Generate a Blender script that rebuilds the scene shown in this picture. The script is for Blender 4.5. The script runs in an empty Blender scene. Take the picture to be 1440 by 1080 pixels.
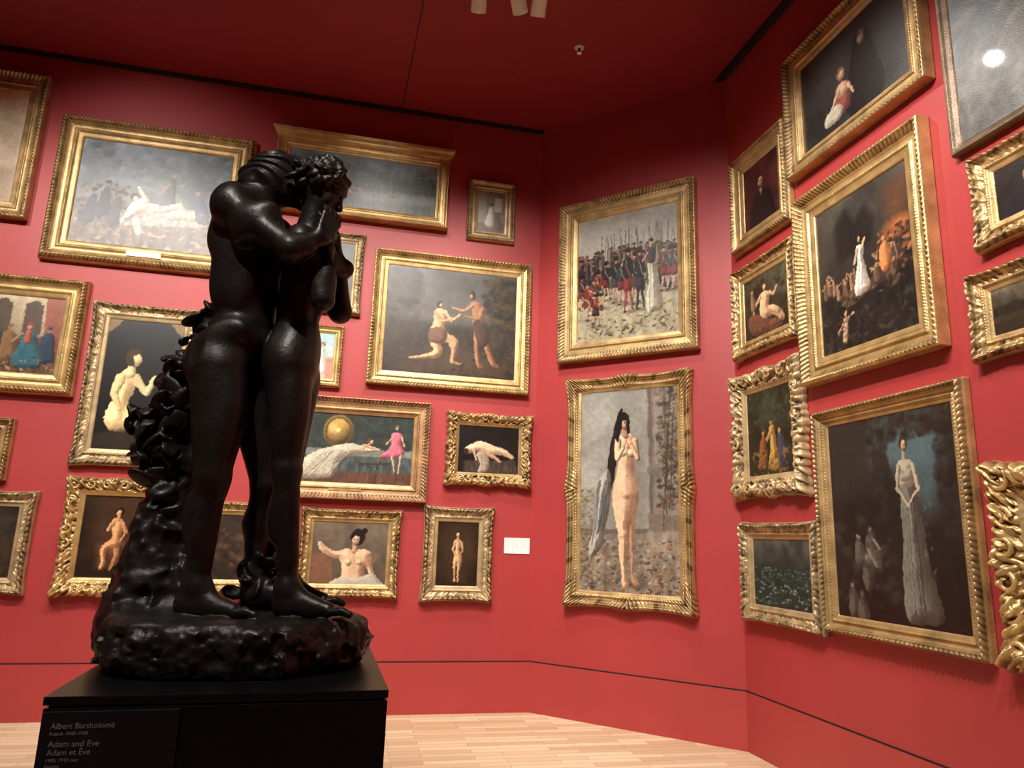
import bpy, math, numpy as np, random
from mathutils import Matrix, Vector
scene=bpy.context.scene
col=scene.collection
HC=6.04
try:
    scene.view_settings.view_transform='Standard'
    scene.view_settings.look='None'
except Exception: pass

# ------------------------------------------------------------------ helpers
def link(o,parent=None):
    col.objects.link(o)
    if parent is not None: o.parent=parent
    return o
def mesh_obj(name,v,f,mat=None,parent=None,smooth=False):
    me=bpy.data.meshes.new(name)
    me.from_pydata([tuple(map(float,p)) for p in v],[],[tuple(map(int,q)) for q in f])
    if smooth: me.polygons.foreach_set('use_smooth',[True]*len(me.polygons))
    if mat: me.materials.append(mat)
    me.update()
    o=bpy.data.objects.new(name,me)
    return link(o,parent)
def np_mesh(name,V,Q,mat=None,parent=None,smooth=True,colors=None):
    V=np.ascontiguousarray(V,dtype=np.float32);Q=np.ascontiguousarray(Q,dtype=np.int32)
    me=bpy.data.meshes.new(name)
    me.vertices.add(len(V));me.vertices.foreach_set('co',V.ravel())
    me.loops.add(Q.size);me.loops.foreach_set('vertex_index',Q.ravel())
    me.polygons.add(len(Q));me.polygons.foreach_set('loop_start',np.arange(0,Q.size,Q.shape[1],dtype=np.int32))
    try: me.polygons.foreach_set('loop_total',np.full(len(Q),Q.shape[1],dtype=np.int32))
    except Exception: pass
    me.update(calc_edges=True)
    me.polygons.foreach_set('use_smooth',np.full(len(Q),smooth,dtype=bool))
    if colors is not None:
        a=me.color_attributes.new('Col','FLOAT_COLOR','POINT')
        c=np.ones((len(V),4),dtype=np.float32);c[:,:3]=colors
        a.data.foreach_set('color',c.ravel())
    if mat: me.materials.append(mat)
    me.update();me.validate()
    o=bpy.data.objects.new(name,me)
    return link(o,parent)
def box_geo(x0,x1,y0,y1,z0,z1):
    v=[(x,y,z) for x in(x0,x1) for y in(y0,y1) for z in(z0,z1)]
    f=[(0,1,3,2),(4,6,7,5),(0,4,5,1),(2,3,7,6),(0,2,6,4),(1,5,7,3)]
    return v,f
def s2l(c):
    c=np.asarray(c,dtype=float)
    return np.where(c<=.04045,c/12.92,((np.maximum(c,0)+.055)/1.055)**2.4)
def rgb(r,g,b):
    return tuple(s2l([r/255,g/255,b/255]))+(1,)
def nodes(name):
    m=bpy.data.materials.new(name);m.use_nodes=True
    nt=m.node_tree;b=nt.nodes['Principled BSDF'];return m,nt,b
def N(nt,t,**k):
    n=nt.nodes.new(t)
    for a,b in k.items(): setattr(n,a,b)
    return n
# ------------------------------------------------------------------ materials
def paint_mat(name,c,rough=.55,var=.06,spec=.5):
    m,nt,b=nodes(name)
    tc=N(nt,'ShaderNodeTexCoord');n=N(nt,'ShaderNodeTexNoise');n.inputs['Scale'].default_value=1.3;n.inputs['Detail'].default_value=4
    nt.links.new(tc.outputs['Object'],n.inputs['Vector'])
    r=N(nt,'ShaderNodeValToRGB')
    r.color_ramp.elements[0].position=.3;r.color_ramp.elements[1].position=.7
    r.color_ramp.elements[0].color=tuple(x*(1-var) for x in c[:3])+(1,)
    r.color_ramp.elements[1].color=tuple(min(1,x*(1+var)) for x in c[:3])+(1,)
    nt.links.new(n.outputs['Fac'],r.inputs['Fac']);nt.links.new(r.outputs['Color'],b.inputs['Base Color'])
    b.inputs['Roughness'].default_value=rough;b.inputs['Specular IOR Level'].default_value=spec
    n2=N(nt,'ShaderNodeTexNoise');n2.inputs['Scale'].default_value=220;nt.links.new(tc.outputs['Object'],n2.inputs['Vector'])
    bp=N(nt,'ShaderNodeBump');bp.inputs['Strength'].default_value=.04;bp.inputs['Distance'].default_value=.002
    nt.links.new(n2.outputs['Fac'],bp.inputs['Height']);nt.links.new(bp.outputs['Normal'],b.inputs['Normal'])
    return m
M_wall=paint_mat('red_wall_paint',rgb(164,54,54),.5)
M_base=paint_mat('red_baseboard_paint',rgb(166,58,56),.45)
M_ceil=paint_mat('red_ceiling_paint',rgb(136,24,34),.6)
M_black=paint_mat('black_gap',(.006,.005,.005,1),.7)
M_plinth=paint_mat('black_plinth_paint',(.006,.006,.007,1),.3,spec=.35)
M_white=paint_mat('white_card',rgb(238,238,235),.5,.01)
M_lamp=paint_mat('white_powdercoat',rgb(225,222,215),.35,.01)
M_text=paint_mat('label_lettering',rgb(130,128,130),.6,.01)
M_print=paint_mat('card_print',rgb(170,168,168),.6,.01)
M_labelpan=paint_mat('label_panel_black',rgb(28,26,31),.4,.05,.3)

def floor_mat():
    m,nt,b=nodes('oak_floor_boards')
    tc=N(nt,'ShaderNodeTexCoord');mp=N(nt,'ShaderNodeMapping');mp.inputs['Rotation'].default_value[2]=math.radians(-12)
    nt.links.new(tc.outputs['Object'],mp.inputs['Vector'])
    br=N(nt,'ShaderNodeTexBrick');br.inputs['Scale'].default_value=1
    br.inputs['Brick Width'].default_value=.62;br.inputs['Row Height'].default_value=.085
    br.inputs['Mortar Size'].default_value=.0018;br.inputs['Mortar Smooth'].default_value=.2
    br.inputs['Color1'].default_value=rgb(232,208,172);br.inputs['Color2'].default_value=rgb(202,168,130);br.inputs['Mortar'].default_value=rgb(130,100,76)
    br.offset=.37;br.inputs['Bias'].default_value=-.1
    nt.links.new(mp.outputs['Vector'],br.inputs['Vector'])
    mp2=N(nt,'ShaderNodeMapping');mp2.inputs['Scale'].default_value=(2,30,1);nt.links.new(mp.outputs['Vector'],mp2.inputs['Vector'])
    n=N(nt,'ShaderNodeTexNoise');n.inputs['Scale'].default_value=3;n.inputs['Detail'].default_value=6
    nt.links.new(mp2.outputs['Vector'],n.inputs['Vector'])
    mx=N(nt,'ShaderNodeMix',data_type='RGBA',blend_type='MULTIPLY');mx.inputs[0].default_value=.4
    nt.links.new(br.outputs['Color'],mx.inputs[6])
    r=N(nt,'ShaderNodeValToRGB');r.color_ramp.elements[0].color=(.6,.6,.6,1);r.color_ramp.elements[1].color=(1,1,1,1)
    nt.links.new(n.outputs['Fac'],r.inputs['Fac']);nt.links.new(r.outputs['Color'],mx.inputs[7])
    nt.links.new(mx.outputs[2],b.inputs['Base Color']);b.inputs['Roughness'].default_value=.4
    return m
M_floor=floor_mat()
def bronze_mat():
    m,nt,b=nodes('dark_bronze')
    tc=N(nt,'ShaderNodeTexCoord')
    n=N(nt,'ShaderNodeTexNoise');n.inputs['Scale'].default_value=9;n.inputs['Detail'].default_value=8
    nt.links.new(tc.outputs['Object'],n.inputs['Vector'])
    r=N(nt,'ShaderNodeValToRGB');r.color_ramp.elements[0].color=(.008,.007,.0065,1);r.color_ramp.elements[1].color=(.036,.029,.024,1)
    nt.links.new(n.outputs['Fac'],r.inputs['Fac']);nt.links.new(r.outputs['Color'],b.inputs['Base Color'])
    b.inputs['Metallic'].default_value=.35;b.inputs['Specular IOR Level'].default_value=.55
    rr=N(nt,'ShaderNodeMapRange');rr.inputs['From Min'].default_value=.3;rr.inputs['From Max'].default_value=.7;rr.inputs['To Min'].default_value=.34;rr.inputs['To Max'].default_value=.48
    nt.links.new(n.outputs['Fac'],rr.inputs['Value']);nt.links.new(rr.outputs['Result'],b.inputs['Roughness'])
    n2=N(nt,'ShaderNodeTexNoise');n2.inputs['Scale'].default_value=55;n2.inputs['Detail'].default_value=6
    nt.links.new(tc.outputs['Object'],n2.inputs['Vector'])
    bp=N(nt,'ShaderNodeBump');bp.inputs['Strength'].default_value=.4;bp.inputs['Distance'].default_value=.005
    nt.links.new(n2.outputs['Fac'],bp.inputs['Height']);nt.links.new(bp.outputs['Normal'],b.inputs['Normal'])
    return m
M_bronze=bronze_mat()
def gold_mat(name,hi,lo,metal=.65,rough=.36):
    m,nt,b=nodes(name)
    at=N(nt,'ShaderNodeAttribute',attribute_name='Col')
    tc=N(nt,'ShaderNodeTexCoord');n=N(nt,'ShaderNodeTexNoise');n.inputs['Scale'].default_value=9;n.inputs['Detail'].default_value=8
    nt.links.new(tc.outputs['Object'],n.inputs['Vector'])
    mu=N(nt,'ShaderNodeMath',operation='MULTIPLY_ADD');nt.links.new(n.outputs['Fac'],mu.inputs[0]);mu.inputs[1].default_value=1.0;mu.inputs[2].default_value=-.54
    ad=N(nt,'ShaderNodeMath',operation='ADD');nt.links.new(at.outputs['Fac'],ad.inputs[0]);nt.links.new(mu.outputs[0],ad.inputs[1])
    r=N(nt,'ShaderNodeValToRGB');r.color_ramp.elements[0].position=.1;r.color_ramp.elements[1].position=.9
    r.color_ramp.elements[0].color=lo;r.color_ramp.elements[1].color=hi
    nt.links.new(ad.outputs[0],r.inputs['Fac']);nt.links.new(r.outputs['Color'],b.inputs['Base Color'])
    b.inputs['Metallic'].default_value=metal;b.inputs['Roughness'].default_value=rough
    n2=N(nt,'ShaderNodeTexNoise');n2.inputs['Scale'].default_value=90;n2.inputs['Detail'].default_value=4
    nt.links.new(tc.outputs['Object'],n2.inputs['Vector'])
    bp=N(nt,'ShaderNodeBump');bp.inputs['Strength'].default_value=.4;bp.inputs['Distance'].default_value=.006
    nt.links.new(n2.outputs['Fac'],bp.inputs['Height']);nt.links.new(bp.outputs['Normal'],b.inputs['Normal'])
    return m
MG={'gold':gold_mat('gilded_wood',rgb(208,174,118),rgb(68,46,26),.5,.4),
'pale':gold_mat('pale_gilded_wood',rgb(204,176,130),rgb(70,54,36),.35,.42),
'bright':gold_mat('bright_gilding',rgb(222,188,126),rgb(88,60,30),.55,.34),
'dark':gold_mat('dark_bronzed_wood',rgb(122,98,74),rgb(36,28,22),.3,.4),
'rose':gold_mat('reddish_gilding',rgb(194,150,104),rgb(70,42,28),.5,.4)}
def canvas_mat(name,coat=0,rough=.34):
    m,nt,b=nodes(name)
    at=N(nt,'ShaderNodeAttribute',attribute_name='Col');nt.links.new(at.outputs['Color'],b.inputs['Base Color'])
    b.inputs['Roughness'].default_value=rough;b.inputs['Specular IOR Level'].default_value=.5
    b.inputs['Coat Weight'].default_value=coat;b.inputs['Coat Roughness'].default_value=.03
    tc=N(nt,'ShaderNodeTexCoord');n2=N(nt,'ShaderNodeTexNoise');n2.inputs['Scale'].default_value=120;n2.inputs['Detail'].default_value=3
    nt.links.new(tc.outputs['Object'],n2.inputs['Vector'])
    bp=N(nt,'ShaderNodeBump');bp.inputs['Strength'].default_value=.35;bp.inputs['Distance'].default_value=.003
    nt.links.new(n2.outputs['Fac'],bp.inputs['Height']);nt.links.new(bp.outputs['Normal'],b.inputs['Normal'])
    return m
M_canvas=canvas_mat('varnished_oil_canvas')
M_glazed=canvas_mat('oil_canvas_behind_glass',.8)

# ------------------------------------------------------------------ room shell
W={'A':((.2526,7.2061),(-.9763,-.2164),(.2164,-.9763)),
   'B':((.2526,7.2061),(.8473,-.5311),(-.5311,-.8473)),
   'C':((1.9729,6.1278),(.2345,-.9721),(-.9721,-.2345))}
C1=np.array([.2526,7.2061]);C2=np.array([1.9729,6.1278])
A1=C1+8*np.array(W['A'][1]);C9=C2+9.5*np.array(W['C'][1])
L0=np.array([-7.0,-3.6])
room=[A1,C1,C2,C9,L0]
def wallbox(name,p,q,z0,z1,t,mat,inset=0.0,ext=0.15):
    p=np.array(p);q=np.array(q);d=(q-p)/np.linalg.norm(q-p);n=np.array([-d[1],d[0]])
    a=p-n*inset;b=q-n*inset
    a2=p+n*t-d*ext;b2=q+n*t+d*ext
    pts=[a,b,b2,a2]
    v=[(x,y,z0) for x,y in pts]+[(x,y,z1) for x,y in pts]
    f=[(0,1,2,3),(7,6,5,4),(0,4,5,1),(1,5,6,2),(2,6,7,3),(3,7,4,0)]
    return mesh_obj(name,v,f,mat)
names=['wall_back','wall_corner','wall_right','wall_front','wall_left']
for i,nm in enumerate(names):
    p=room[i];q=room[(i+1)%5]
    wallbox(nm,p,q,0,HC,.2,M_wall)
    s=nm[5:]
    wallbox('baseboard_'+s,p,q,0.001,.447,.0005,M_base,inset=.006,ext=0)
    wallbox('trim_groove_'+s,p,q,.4475,.459,.0005,M_black,inset=.003,ext=0)
fp=[(x,y) for x,y in room]
mesh_obj('floor',[(x,y,0) for x,y in fp]+[(x,y,-.1) for x,y in fp],[(4,3,2,1,0),(5,6,7,8,9)]+[(i,(i+1)%5,(i+1)%5+5,i+5) for i in range(5)],M_floor)
mesh_obj('ceiling',[(x,y,HC) for x,y in fp]+[(x,y,HC+.1) for x,y in fp],[(0,1,2,3,4),(9,8,7,6,5)]+[(i,i+5,(i+1)%5+5,(i+1)%5) for i in range(5)],M_ceil)
def gaptrim(name,k,u0,u1,w=.05,hh=.03):
    o,d,n=[np.array(x) for x in W[k]]
    pts=[o+d*u0+n*.001,o+d*u1+n*.001,o+d*u1+n*w,o+d*u0+n*w]
    v=[(p[0],p[1],HC-hh) for p in pts]+[(p[0],p[1],HC-.001) for p in pts]
    mesh_obj(name,v,[(0,1,2,3),(7,6,5,4),(0,4,5,1),(1,5,6,2),(2,6,7,3),(3,7,4,0)],M_black)
gaptrim('trim_ceiling_back','A',-.0,7.9,.06,.02)
gaptrim('trim_ceiling_right','C',-.05,9.0,.075,.03)
def strip(name,p,q,w,z,mat,t=.003):
    p=np.array(p);q=np.array(q);d=(q-p)/np.linalg.norm(q-p);n=np.array([-d[1],d[0]])*w/2
    pts=[p-n,q-n,q+n,p+n]
    v=[(a[0],a[1],z-t) for a in pts]+[(a[0],a[1],z) for a in pts]
    mesh_obj(name,v,[(0,1,2,3),(7,6,5,4),(0,4,5,1),(1,5,6,2),(2,6,7,3),(3,7,4,0)],mat)
strip('trim_ceiling_joint',(-1.27,6.83),(-.2,2.7),.010,HC,M_black)

# ------------------------------------------------------------------ noise
def _h(i,j,k,seed):
    n=(i*374761393+j*668265263+k*2147483647+seed*1274126177)&0xffffffff
    n=((n^(n>>13))*1274126177)&0xffffffff
    return ((n^(n>>16))&0xffff)/65535.0
def vnoise(X,Y,Z,f,seed=0):
    x=X*f;y=Y*f;z=Z*f
    i=np.floor(x).astype(np.int64);j=np.floor(y).astype(np.int64);k=np.floor(z).astype(np.int64)
    u=x-i;v=y-j;w=z-k
    u=u*u*(3-2*u);v=v*v*(3-2*v);w=w*w*(3-2*w)
    r=0
    for a in(0,1):
        for b in(0,1):
            for c in(0,1):
                r=r+_h(i+a,j+b,k+c,seed)*(u if a else 1-u)*(v if b else 1-v)*(w if c else 1-w)
    return r
def n2(X,Y,f,seed=0): return vnoise(X,Y,np.zeros_like(X),f,seed)
def fbm2(X,Y,f,seed=0): return (n2(X,Y,f,seed)+.5*n2(X,Y,f*2.1,seed+1)+.25*n2(X,Y,f*4.3,seed+2))/1.75

# ------------------------------------------------------------------ painter
def spline(P,n=7):
    P=np.array(P,float);m=len(P);o=[]
    for i in range(m):
        a,b,c,d=P[i-1],P[i],P[(i+1)%m],P[(i+2)%m]
        for j in range(n):
            t=j/n;o.append(.5*((2*b)+(c-a)*t+(2*a-5*b+4*c-d)*t*t+(3*b-a-3*c+d)*t**3))
    return np.array(o)
class Cv:
    def __init__(s,w,h,bg,seed=0,cell=.005):
        s.nx=max(20,int(w/cell));s.ny=max(20,int(h/cell));s.w=w;s.h=h;s.asp=w/h;s.seed=seed
        x=np.linspace(0,s.asp,s.nx);y=np.linspace(0,1,s.ny)
        s.X0,s.Y0=np.meshgrid(x,y)
        s.X=s.X0+.007*(n2(s.X0,s.Y0,22,seed)-.5)+.006*(n2(s.X0,s.Y0,7,seed+3)-.5)
        s.Y=s.Y0+.007*(n2(s.X0,s.Y0,22,seed+7)-.5)+.006*(n2(s.X0,s.Y0,7,seed+9)-.5)
        s.I=np.ones((s.ny,s.nx,3))*np.array(bg)/255.
        s.e=1.5/s.ny
    def win(s,xa,xb,ya,yb):
        m=.012;i0=max(0,int((ya-m)*s.ny));i1=min(s.ny,int((yb+m)*s.ny)+2);j0=max(0,int((xa-m)/s.asp*s.nx));j1=min(s.nx,int((xb+m)/s.asp*s.nx)+2)
        if i1<=i0 or j1<=j0: return None
        return (slice(i0,i1),slice(j0,j1))
    def bl(s,m,c,w=None):
        m=np.clip(m,0,1)[...,None]
        if w is None: s.I=s.I*(1-m)+m*c
        else: s.I[w]=s.I[w]*(1-m)+m*c
    def grad(s,a,b,y0=0,y1=1,p=1):
        t=np.clip((s.Y-y0)/(y1-y0),0,1)**p
        s.I=(1-t[...,None])*np.array(a)/255.+t[...,None]*np.array(b)/255.
        return s
    def tex(s,amp,f,seed=0):
        s.I=s.I*(1+amp*(fbm2(s.X,s.Y,f,seed+s.seed)-.5)[...,None]*2);return s
    def ell(s,x,y,rx,ry,c,ang=0,soft=None,a=1,sh=0.):
        x*=s.asp;R=max(rx,ry)+(soft or s.e);w=s.win(x-R,x+R,y-R,y+R)
        if w is None: return s
        dx=s.X[w]-x;dy=s.Y[w]-y;ca,sa=math.cos(ang),math.sin(ang)
        px=(dx*ca+dy*sa)/rx;py=(-dx*sa+dy*ca)/ry;r=np.sqrt(px*px+py*py)
        e=(soft if soft else s.e)/min(rx,ry)
        m=np.clip((1-r)/e+.5,0,1)*a
        C=np.array(c)/255.*np.ones(dx.shape+(3,))
        if sh: C=C*(1-sh*np.clip(.35*px+.6*py+.35*r*r,-.2,1))[...,None]
        s.bl(m,C,w);return s
    def cap(s,x1,y1,r1,x2,y2,r2,c,sh=.55,a=1):
        x1*=s.asp;x2*=s.asp;R=max(r1,r2)+s.e;w=s.win(min(x1,x2)-R,max(x1,x2)+R,min(y1,y2)-R,max(y1,y2)+R)
        if w is None: return s
        X,Y=s.X[w],s.Y[w];dx=x2-x1;dy=y2-y1;L=dx*dx+dy*dy+1e-9
        t=np.clip(((X-x1)*dx+(Y-y1)*dy)/L,0,1);r=r1+(r2-r1)*t
        qx=X-x1-t*dx;qy=Y-y1-t*dy;d=np.sqrt(qx*qx+qy*qy)
        m=np.clip((r-d)/s.e+.5,0,1)*a
        li=np.clip((.55*qx+.5*qy)/r+.35*(d/r)**2,-.15,1)
        s.bl(m,np.array(c)/255.*(1-sh*li)[...,None],w);return s
    def _D(s,P,w=None):
        X=s.X if w is None else s.X[w];Y=s.Y if w is None else s.Y[w]
        ins=np.zeros(X.shape,bool);D=np.full(X.shape,9.)
        for i in range(len(P)):
            (xa,ya),(xb,yb)=P[i],P[(i+1)%len(P)]
            cr=((ya>Y)!=(yb>Y))&(X<(xb-xa)*(Y-ya)/(yb-ya+1e-12)+xa);ins^=cr
            L=(xb-xa)**2+(yb-ya)**2+1e-12;t=np.clip(((X-xa)*(xb-xa)+(Y-ya)*(yb-ya))/L,0,1)
            D=np.minimum(D,np.hypot(X-xa-t*(xb-xa),Y-ya-t*(yb-ya)))
        return np.where(ins,D,-D)
    def poly(s,pts,c,a=1,soft=None,sh=0):
        D=s._D([(x*s.asp,y) for x,y in pts]);m=np.clip(D/(soft or s.e)+.5,0,1)*a
        C=np.array(c)/255.*np.ones_like(s.I)
        if sh: C=C*(1+sh*(fbm2(s.X*3,s.Y,9,s.seed+5)-.5)*2)[...,None]
        s.bl(m,C);return s
    def blob(s,pts,c,r=.04,sh=.6,a=1,l=(-.6,-.5),dk=None):
        P=[(x*s.asp,y) for x,y in spline(pts)]
        xs=[p[0] for p in P];ys=[p[1] for p in P];w=s.win(min(xs)-.02,max(xs)+.02,min(ys)-.02,max(ys)+.02)
        if w is None: return s
        D=s._D(P,w)
        if min(D.shape)<3: return s
        gy,gx=np.gradient(D,1.0/s.ny,s.asp/s.nx)
        hgt=np.clip(D/r,0,1);k=np.sqrt(np.clip(1-hgt**1.2,0,1))
        li=np.clip(( gx*l[0]+gy*l[1])*k+.22*k,-.2,1)
        t=np.clip(sh*li,-.15,1)[...,None]
        C=np.array(c)/255.*(1-t)+ (np.array(dk if dk else (c[0]*.42,c[1]*.33,c[2]*.3))/255.)*t
        s.bl(np.clip(D/s.e+.5,0,1)*a,C,w);return s
    def dabs(s,n,x0,x1,y0,y1,cols,r0,r1,seed=1,a=.8,asp=1.5):
        R=random.Random(seed)
        for i in range(n):
            r=R.uniform(r0,r1);s.ell(R.uniform(x0,x1),R.uniform(y0,y1),r*asp,r,R.choice(cols),R.uniform(-1,1),a=a,soft=r*.6,sh=.3)
        return s
    def build(s,parent,y,mat):
        A=1.3
        j=np.clip(np.arange(s.nx)[None,:]+2*A*(n2(s.X0,s.Y0,60,s.seed+31)-.5)+A*(n2(s.X0,s.Y0,120,s.seed+32)-.5)+.5,0,s.nx-1).astype(int)
        i=np.clip(np.arange(s.ny)[:,None]+2*A*(n2(s.X0,s.Y0,60,s.seed+33)-.5)+A*(n2(s.X0,s.Y0,120,s.seed+34)-.5)+.5,0,s.ny-1).astype(int)
        s.I=s.I[i,j]
        s.tex(.10,70,3);s.tex(.10,13,9)
        c=s2l(np.clip(s.I,0,1)).reshape(-1,3)
        X=(s.X0/s.asp-.5)*s.w;Z=(.5-s.Y0)*s.h
        V=np.stack([X.ravel(),np.full(X.size,y),Z.ravel()],1)
        i=np.arange(s.nx*s.ny).reshape(s.ny,s.nx)
        Q=np.stack([i[1:,:-1],i[1:,1:],i[:-1,1:],i[:-1,:-1]],-1).reshape(-1,4)
        np_mesh('canvas',V,Q,mat,parent,False,c)

# ------------------------------------------------------------------ frames
PR={
'classic':[(0,0),(0,.45),(.04,.62),(.10,.85),(.18,1.0),(.26,.95),(.32,.8),(.38,.62),(.48,.5),(.58,.47),(.64,.55),(.68,.6),(.72,.5),(.76,.42),(.9,.36),(.97,.3),(1,.15)],
'flat':[(0,0),(0,.8),(.03,1),(.10,1),(.13,.85),(.2,.7),(.45,.56),(.62,.52),(.66,.64),(.72,.64),(.76,.48),(.92,.38),(.97,.36),(1,.15)],
'scoop':[(0,0),(0,.9),(.05,1),(.12,.98),(.17,.8),(.3,.55),(.45,.4),(.55,.38),(.6,.5),(.66,.5),(.7,.38),(.85,.34),(.97,.3),(1,.15)],
'rococo':[(0,0),(0,.3),(.06,.6),(.16,.85),(.28,.95),(.4,.85),(.52,.62),(.62,.5),(.7,.52),(.76,.6),(.82,.5),(.88,.4),(.97,.3),(1,.15)],
'thin':[(0,0),(0,.7),(.1,1),(.3,1),(.5,.7),(.8,.5),(1,.2)]}
def tube(pts,rad,n=7):
    P=np.array(pts,float);V=[];F=[]
    for i in range(len(P)):
        t=P[min(i+1,len(P)-1)]-P[max(i-1,0)];t/=np.linalg.norm(t)+1e-9
        a=np.array([0,1.,0]);b=np.cross(t,a);b/=np.linalg.norm(b)+1e-9;a=np.cross(b,t)
        for j in range(n):
            an=2*math.pi*j/n;V.append(P[i]+rad[i]*(math.cos(an)*a+math.sin(an)*b))
    for i in range(len(P)-1):
        for j in range(n):
            F.append((i*n+j,i*n+(j+1)%n,(i+1)*n+(j+1)%n,(i+1)*n+j))
    return V,F
def frame(parent,Wd,Ht,w,D,style,orn,tone,seed):
    prof=PR[style];pd=[];ph=[]
    for (a,b),(c,d) in zip(prof[:-1],prof[1:]):
        k=max(1,int(math.ceil(max(abs(c-a),abs(d-b)*.4)/.04)))
        for i in range(k): pd.append(a+(c-a)*i/k);ph.append(b+(d-b)*i/k)
    pd.append(1);ph.append(prof[-1][1]);pd=np.array(pd);ph=np.array(ph)
    V=[];Cc=[];step=.0075 if orn!='plain' else .03
    for k in range(4):
        L=Wd if k%2==0 else Ht;n=int(L/step);t=np.arange(n)/n
        T,Dd=np.meshgrid(t,pd,indexing='ij');_,Hh=np.meshgrid(t,ph,indexing='ij')
        s=(T-.5)*L;sc=np.abs(s);ec=L/2-sc
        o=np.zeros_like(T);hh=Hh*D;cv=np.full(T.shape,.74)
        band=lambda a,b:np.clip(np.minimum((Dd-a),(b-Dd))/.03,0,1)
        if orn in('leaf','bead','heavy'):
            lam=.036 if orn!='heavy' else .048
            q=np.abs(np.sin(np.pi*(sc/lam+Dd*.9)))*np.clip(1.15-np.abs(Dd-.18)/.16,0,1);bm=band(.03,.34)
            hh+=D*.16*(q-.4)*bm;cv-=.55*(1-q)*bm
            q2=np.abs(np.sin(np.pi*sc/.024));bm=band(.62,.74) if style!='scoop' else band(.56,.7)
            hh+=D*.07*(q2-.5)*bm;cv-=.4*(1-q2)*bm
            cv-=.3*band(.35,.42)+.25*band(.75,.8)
        if orn=='heavy':
            q3=vnoise(s,Dd*w,np.zeros_like(s)+k,46,seed)*.6+vnoise(s,Dd*w,np.zeros_like(s)+k,90,seed+1)*.4;bm=band(.04,.62)
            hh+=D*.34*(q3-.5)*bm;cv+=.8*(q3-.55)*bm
            o+=.10*w*np.exp(-(ec/.1)**2)*(Dd<.5)
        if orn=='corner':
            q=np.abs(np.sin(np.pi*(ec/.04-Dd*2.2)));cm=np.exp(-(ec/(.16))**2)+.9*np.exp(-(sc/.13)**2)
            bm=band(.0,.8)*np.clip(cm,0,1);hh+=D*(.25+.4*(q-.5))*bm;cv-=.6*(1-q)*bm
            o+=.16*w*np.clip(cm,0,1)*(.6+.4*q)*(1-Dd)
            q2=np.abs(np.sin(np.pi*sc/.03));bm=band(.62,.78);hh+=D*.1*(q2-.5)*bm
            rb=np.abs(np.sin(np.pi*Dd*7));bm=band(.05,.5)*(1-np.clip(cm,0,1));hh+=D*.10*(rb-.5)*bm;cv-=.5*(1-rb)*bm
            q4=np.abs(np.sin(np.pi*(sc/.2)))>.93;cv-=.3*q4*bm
        if orn=='rococo':
            cm=1.0*np.exp(-(ec/.13)**2)+.8*np.exp(-(sc/.1)**2)+.35*np.exp(-((sc-L*.25)/.07)**2)
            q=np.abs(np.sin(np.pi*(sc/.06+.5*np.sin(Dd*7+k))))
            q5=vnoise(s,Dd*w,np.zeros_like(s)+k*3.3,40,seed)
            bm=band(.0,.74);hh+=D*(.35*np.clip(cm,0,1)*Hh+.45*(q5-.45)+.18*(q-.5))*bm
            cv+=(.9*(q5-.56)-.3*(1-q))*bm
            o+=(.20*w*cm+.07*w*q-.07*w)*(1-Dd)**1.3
        dd=Dd*w-o
        hh=np.maximum(hh,np.where(Hh<=0.001,0.0,.004))
        x=(-L/2+dd)+T*(L-2*dd)
        oth=(Ht if k%2==0 else Wd)/2
        z=-oth+dd
        if k==0: P=np.stack([x,-hh,z],-1)
        elif k==1: P=np.stack([-z,-hh,x],-1)
        elif k==2: P=np.stack([-x,-hh,-z],-1)
        else: P=np.stack([z,-hh,-x],-1)
        V.append(P.reshape(-1,3));Cc.append(cv.reshape(-1))
    V=np.concatenate(V);cv=np.clip(np.concatenate(Cc),0,1);m=len(pd);n=len(V)//m
    i=np.arange(n)[:,None]*m+np.arange(m-1)[None,:];j=(np.arange(n)[:,None]+1)%n*m+np.arange(m-1)[None,:]
    Q=np.stack([i,i+1,j+1,j],-1).reshape(-1,4)
    if orn=='rococo':
        eV=[];eQ=[];b0=len(V)
        def sp(cx,cz,sx,sz,R,turns=1.35,r0=.012):
            pts=[];rad=[]
            for a in np.linspace(0,1,22):
                an=a*turns*2*math.pi;rr=R*(1-.8*a)
                pts.append((cx+sx*(rr*math.cos(an)),-D*(.8+.3*a),cz+sz*(rr*math.sin(an))));rad.append(r0*(1-.55*a)+.002)
            vv,ff=tube(pts,rad);b=b0+len(eV);eV.extend(vv);eQ.extend([tuple(q+b for q in f) for f in ff])
        for sx in(1,-1):
            for sz in(1,-1):
                x0,z0=sx*(Wd/2-w*.4),sz*(Ht/2-w*.4)
                sp(x0,z0,sx,sz,w*.36,r0=w*.08);sp(x0-sx*w*.9,z0+sz*w*.08,sx,-sz,w*.28,r0=w*.065);sp(x0+sx*w*.08,z0-sz*w*.9,-sx,sz,w*.28,r0=w*.065)
            sp(sx*w*.45,Ht/2-w*.34,-sx,1,w*.3,r0=w*.07);sp(sx*w*.45,-Ht/2+w*.34,-sx,-1,w*.3,r0=w*.07)
            for s2 in(1,-1): sp(sx*(Wd/2-w*.34),s2*w*.45,sx,-s2,w*.3,r0=w*.07)
        V=np.concatenate([V,np.array(eV)]);Q=np.concatenate([Q,np.array(eQ)]);cv=np.concatenate([cv,np.full(len(eV),.85)])
    return np_mesh('frame',V,Q,MG[tone],parent,True,np.repeat(cv[:,None],3,1))
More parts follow.
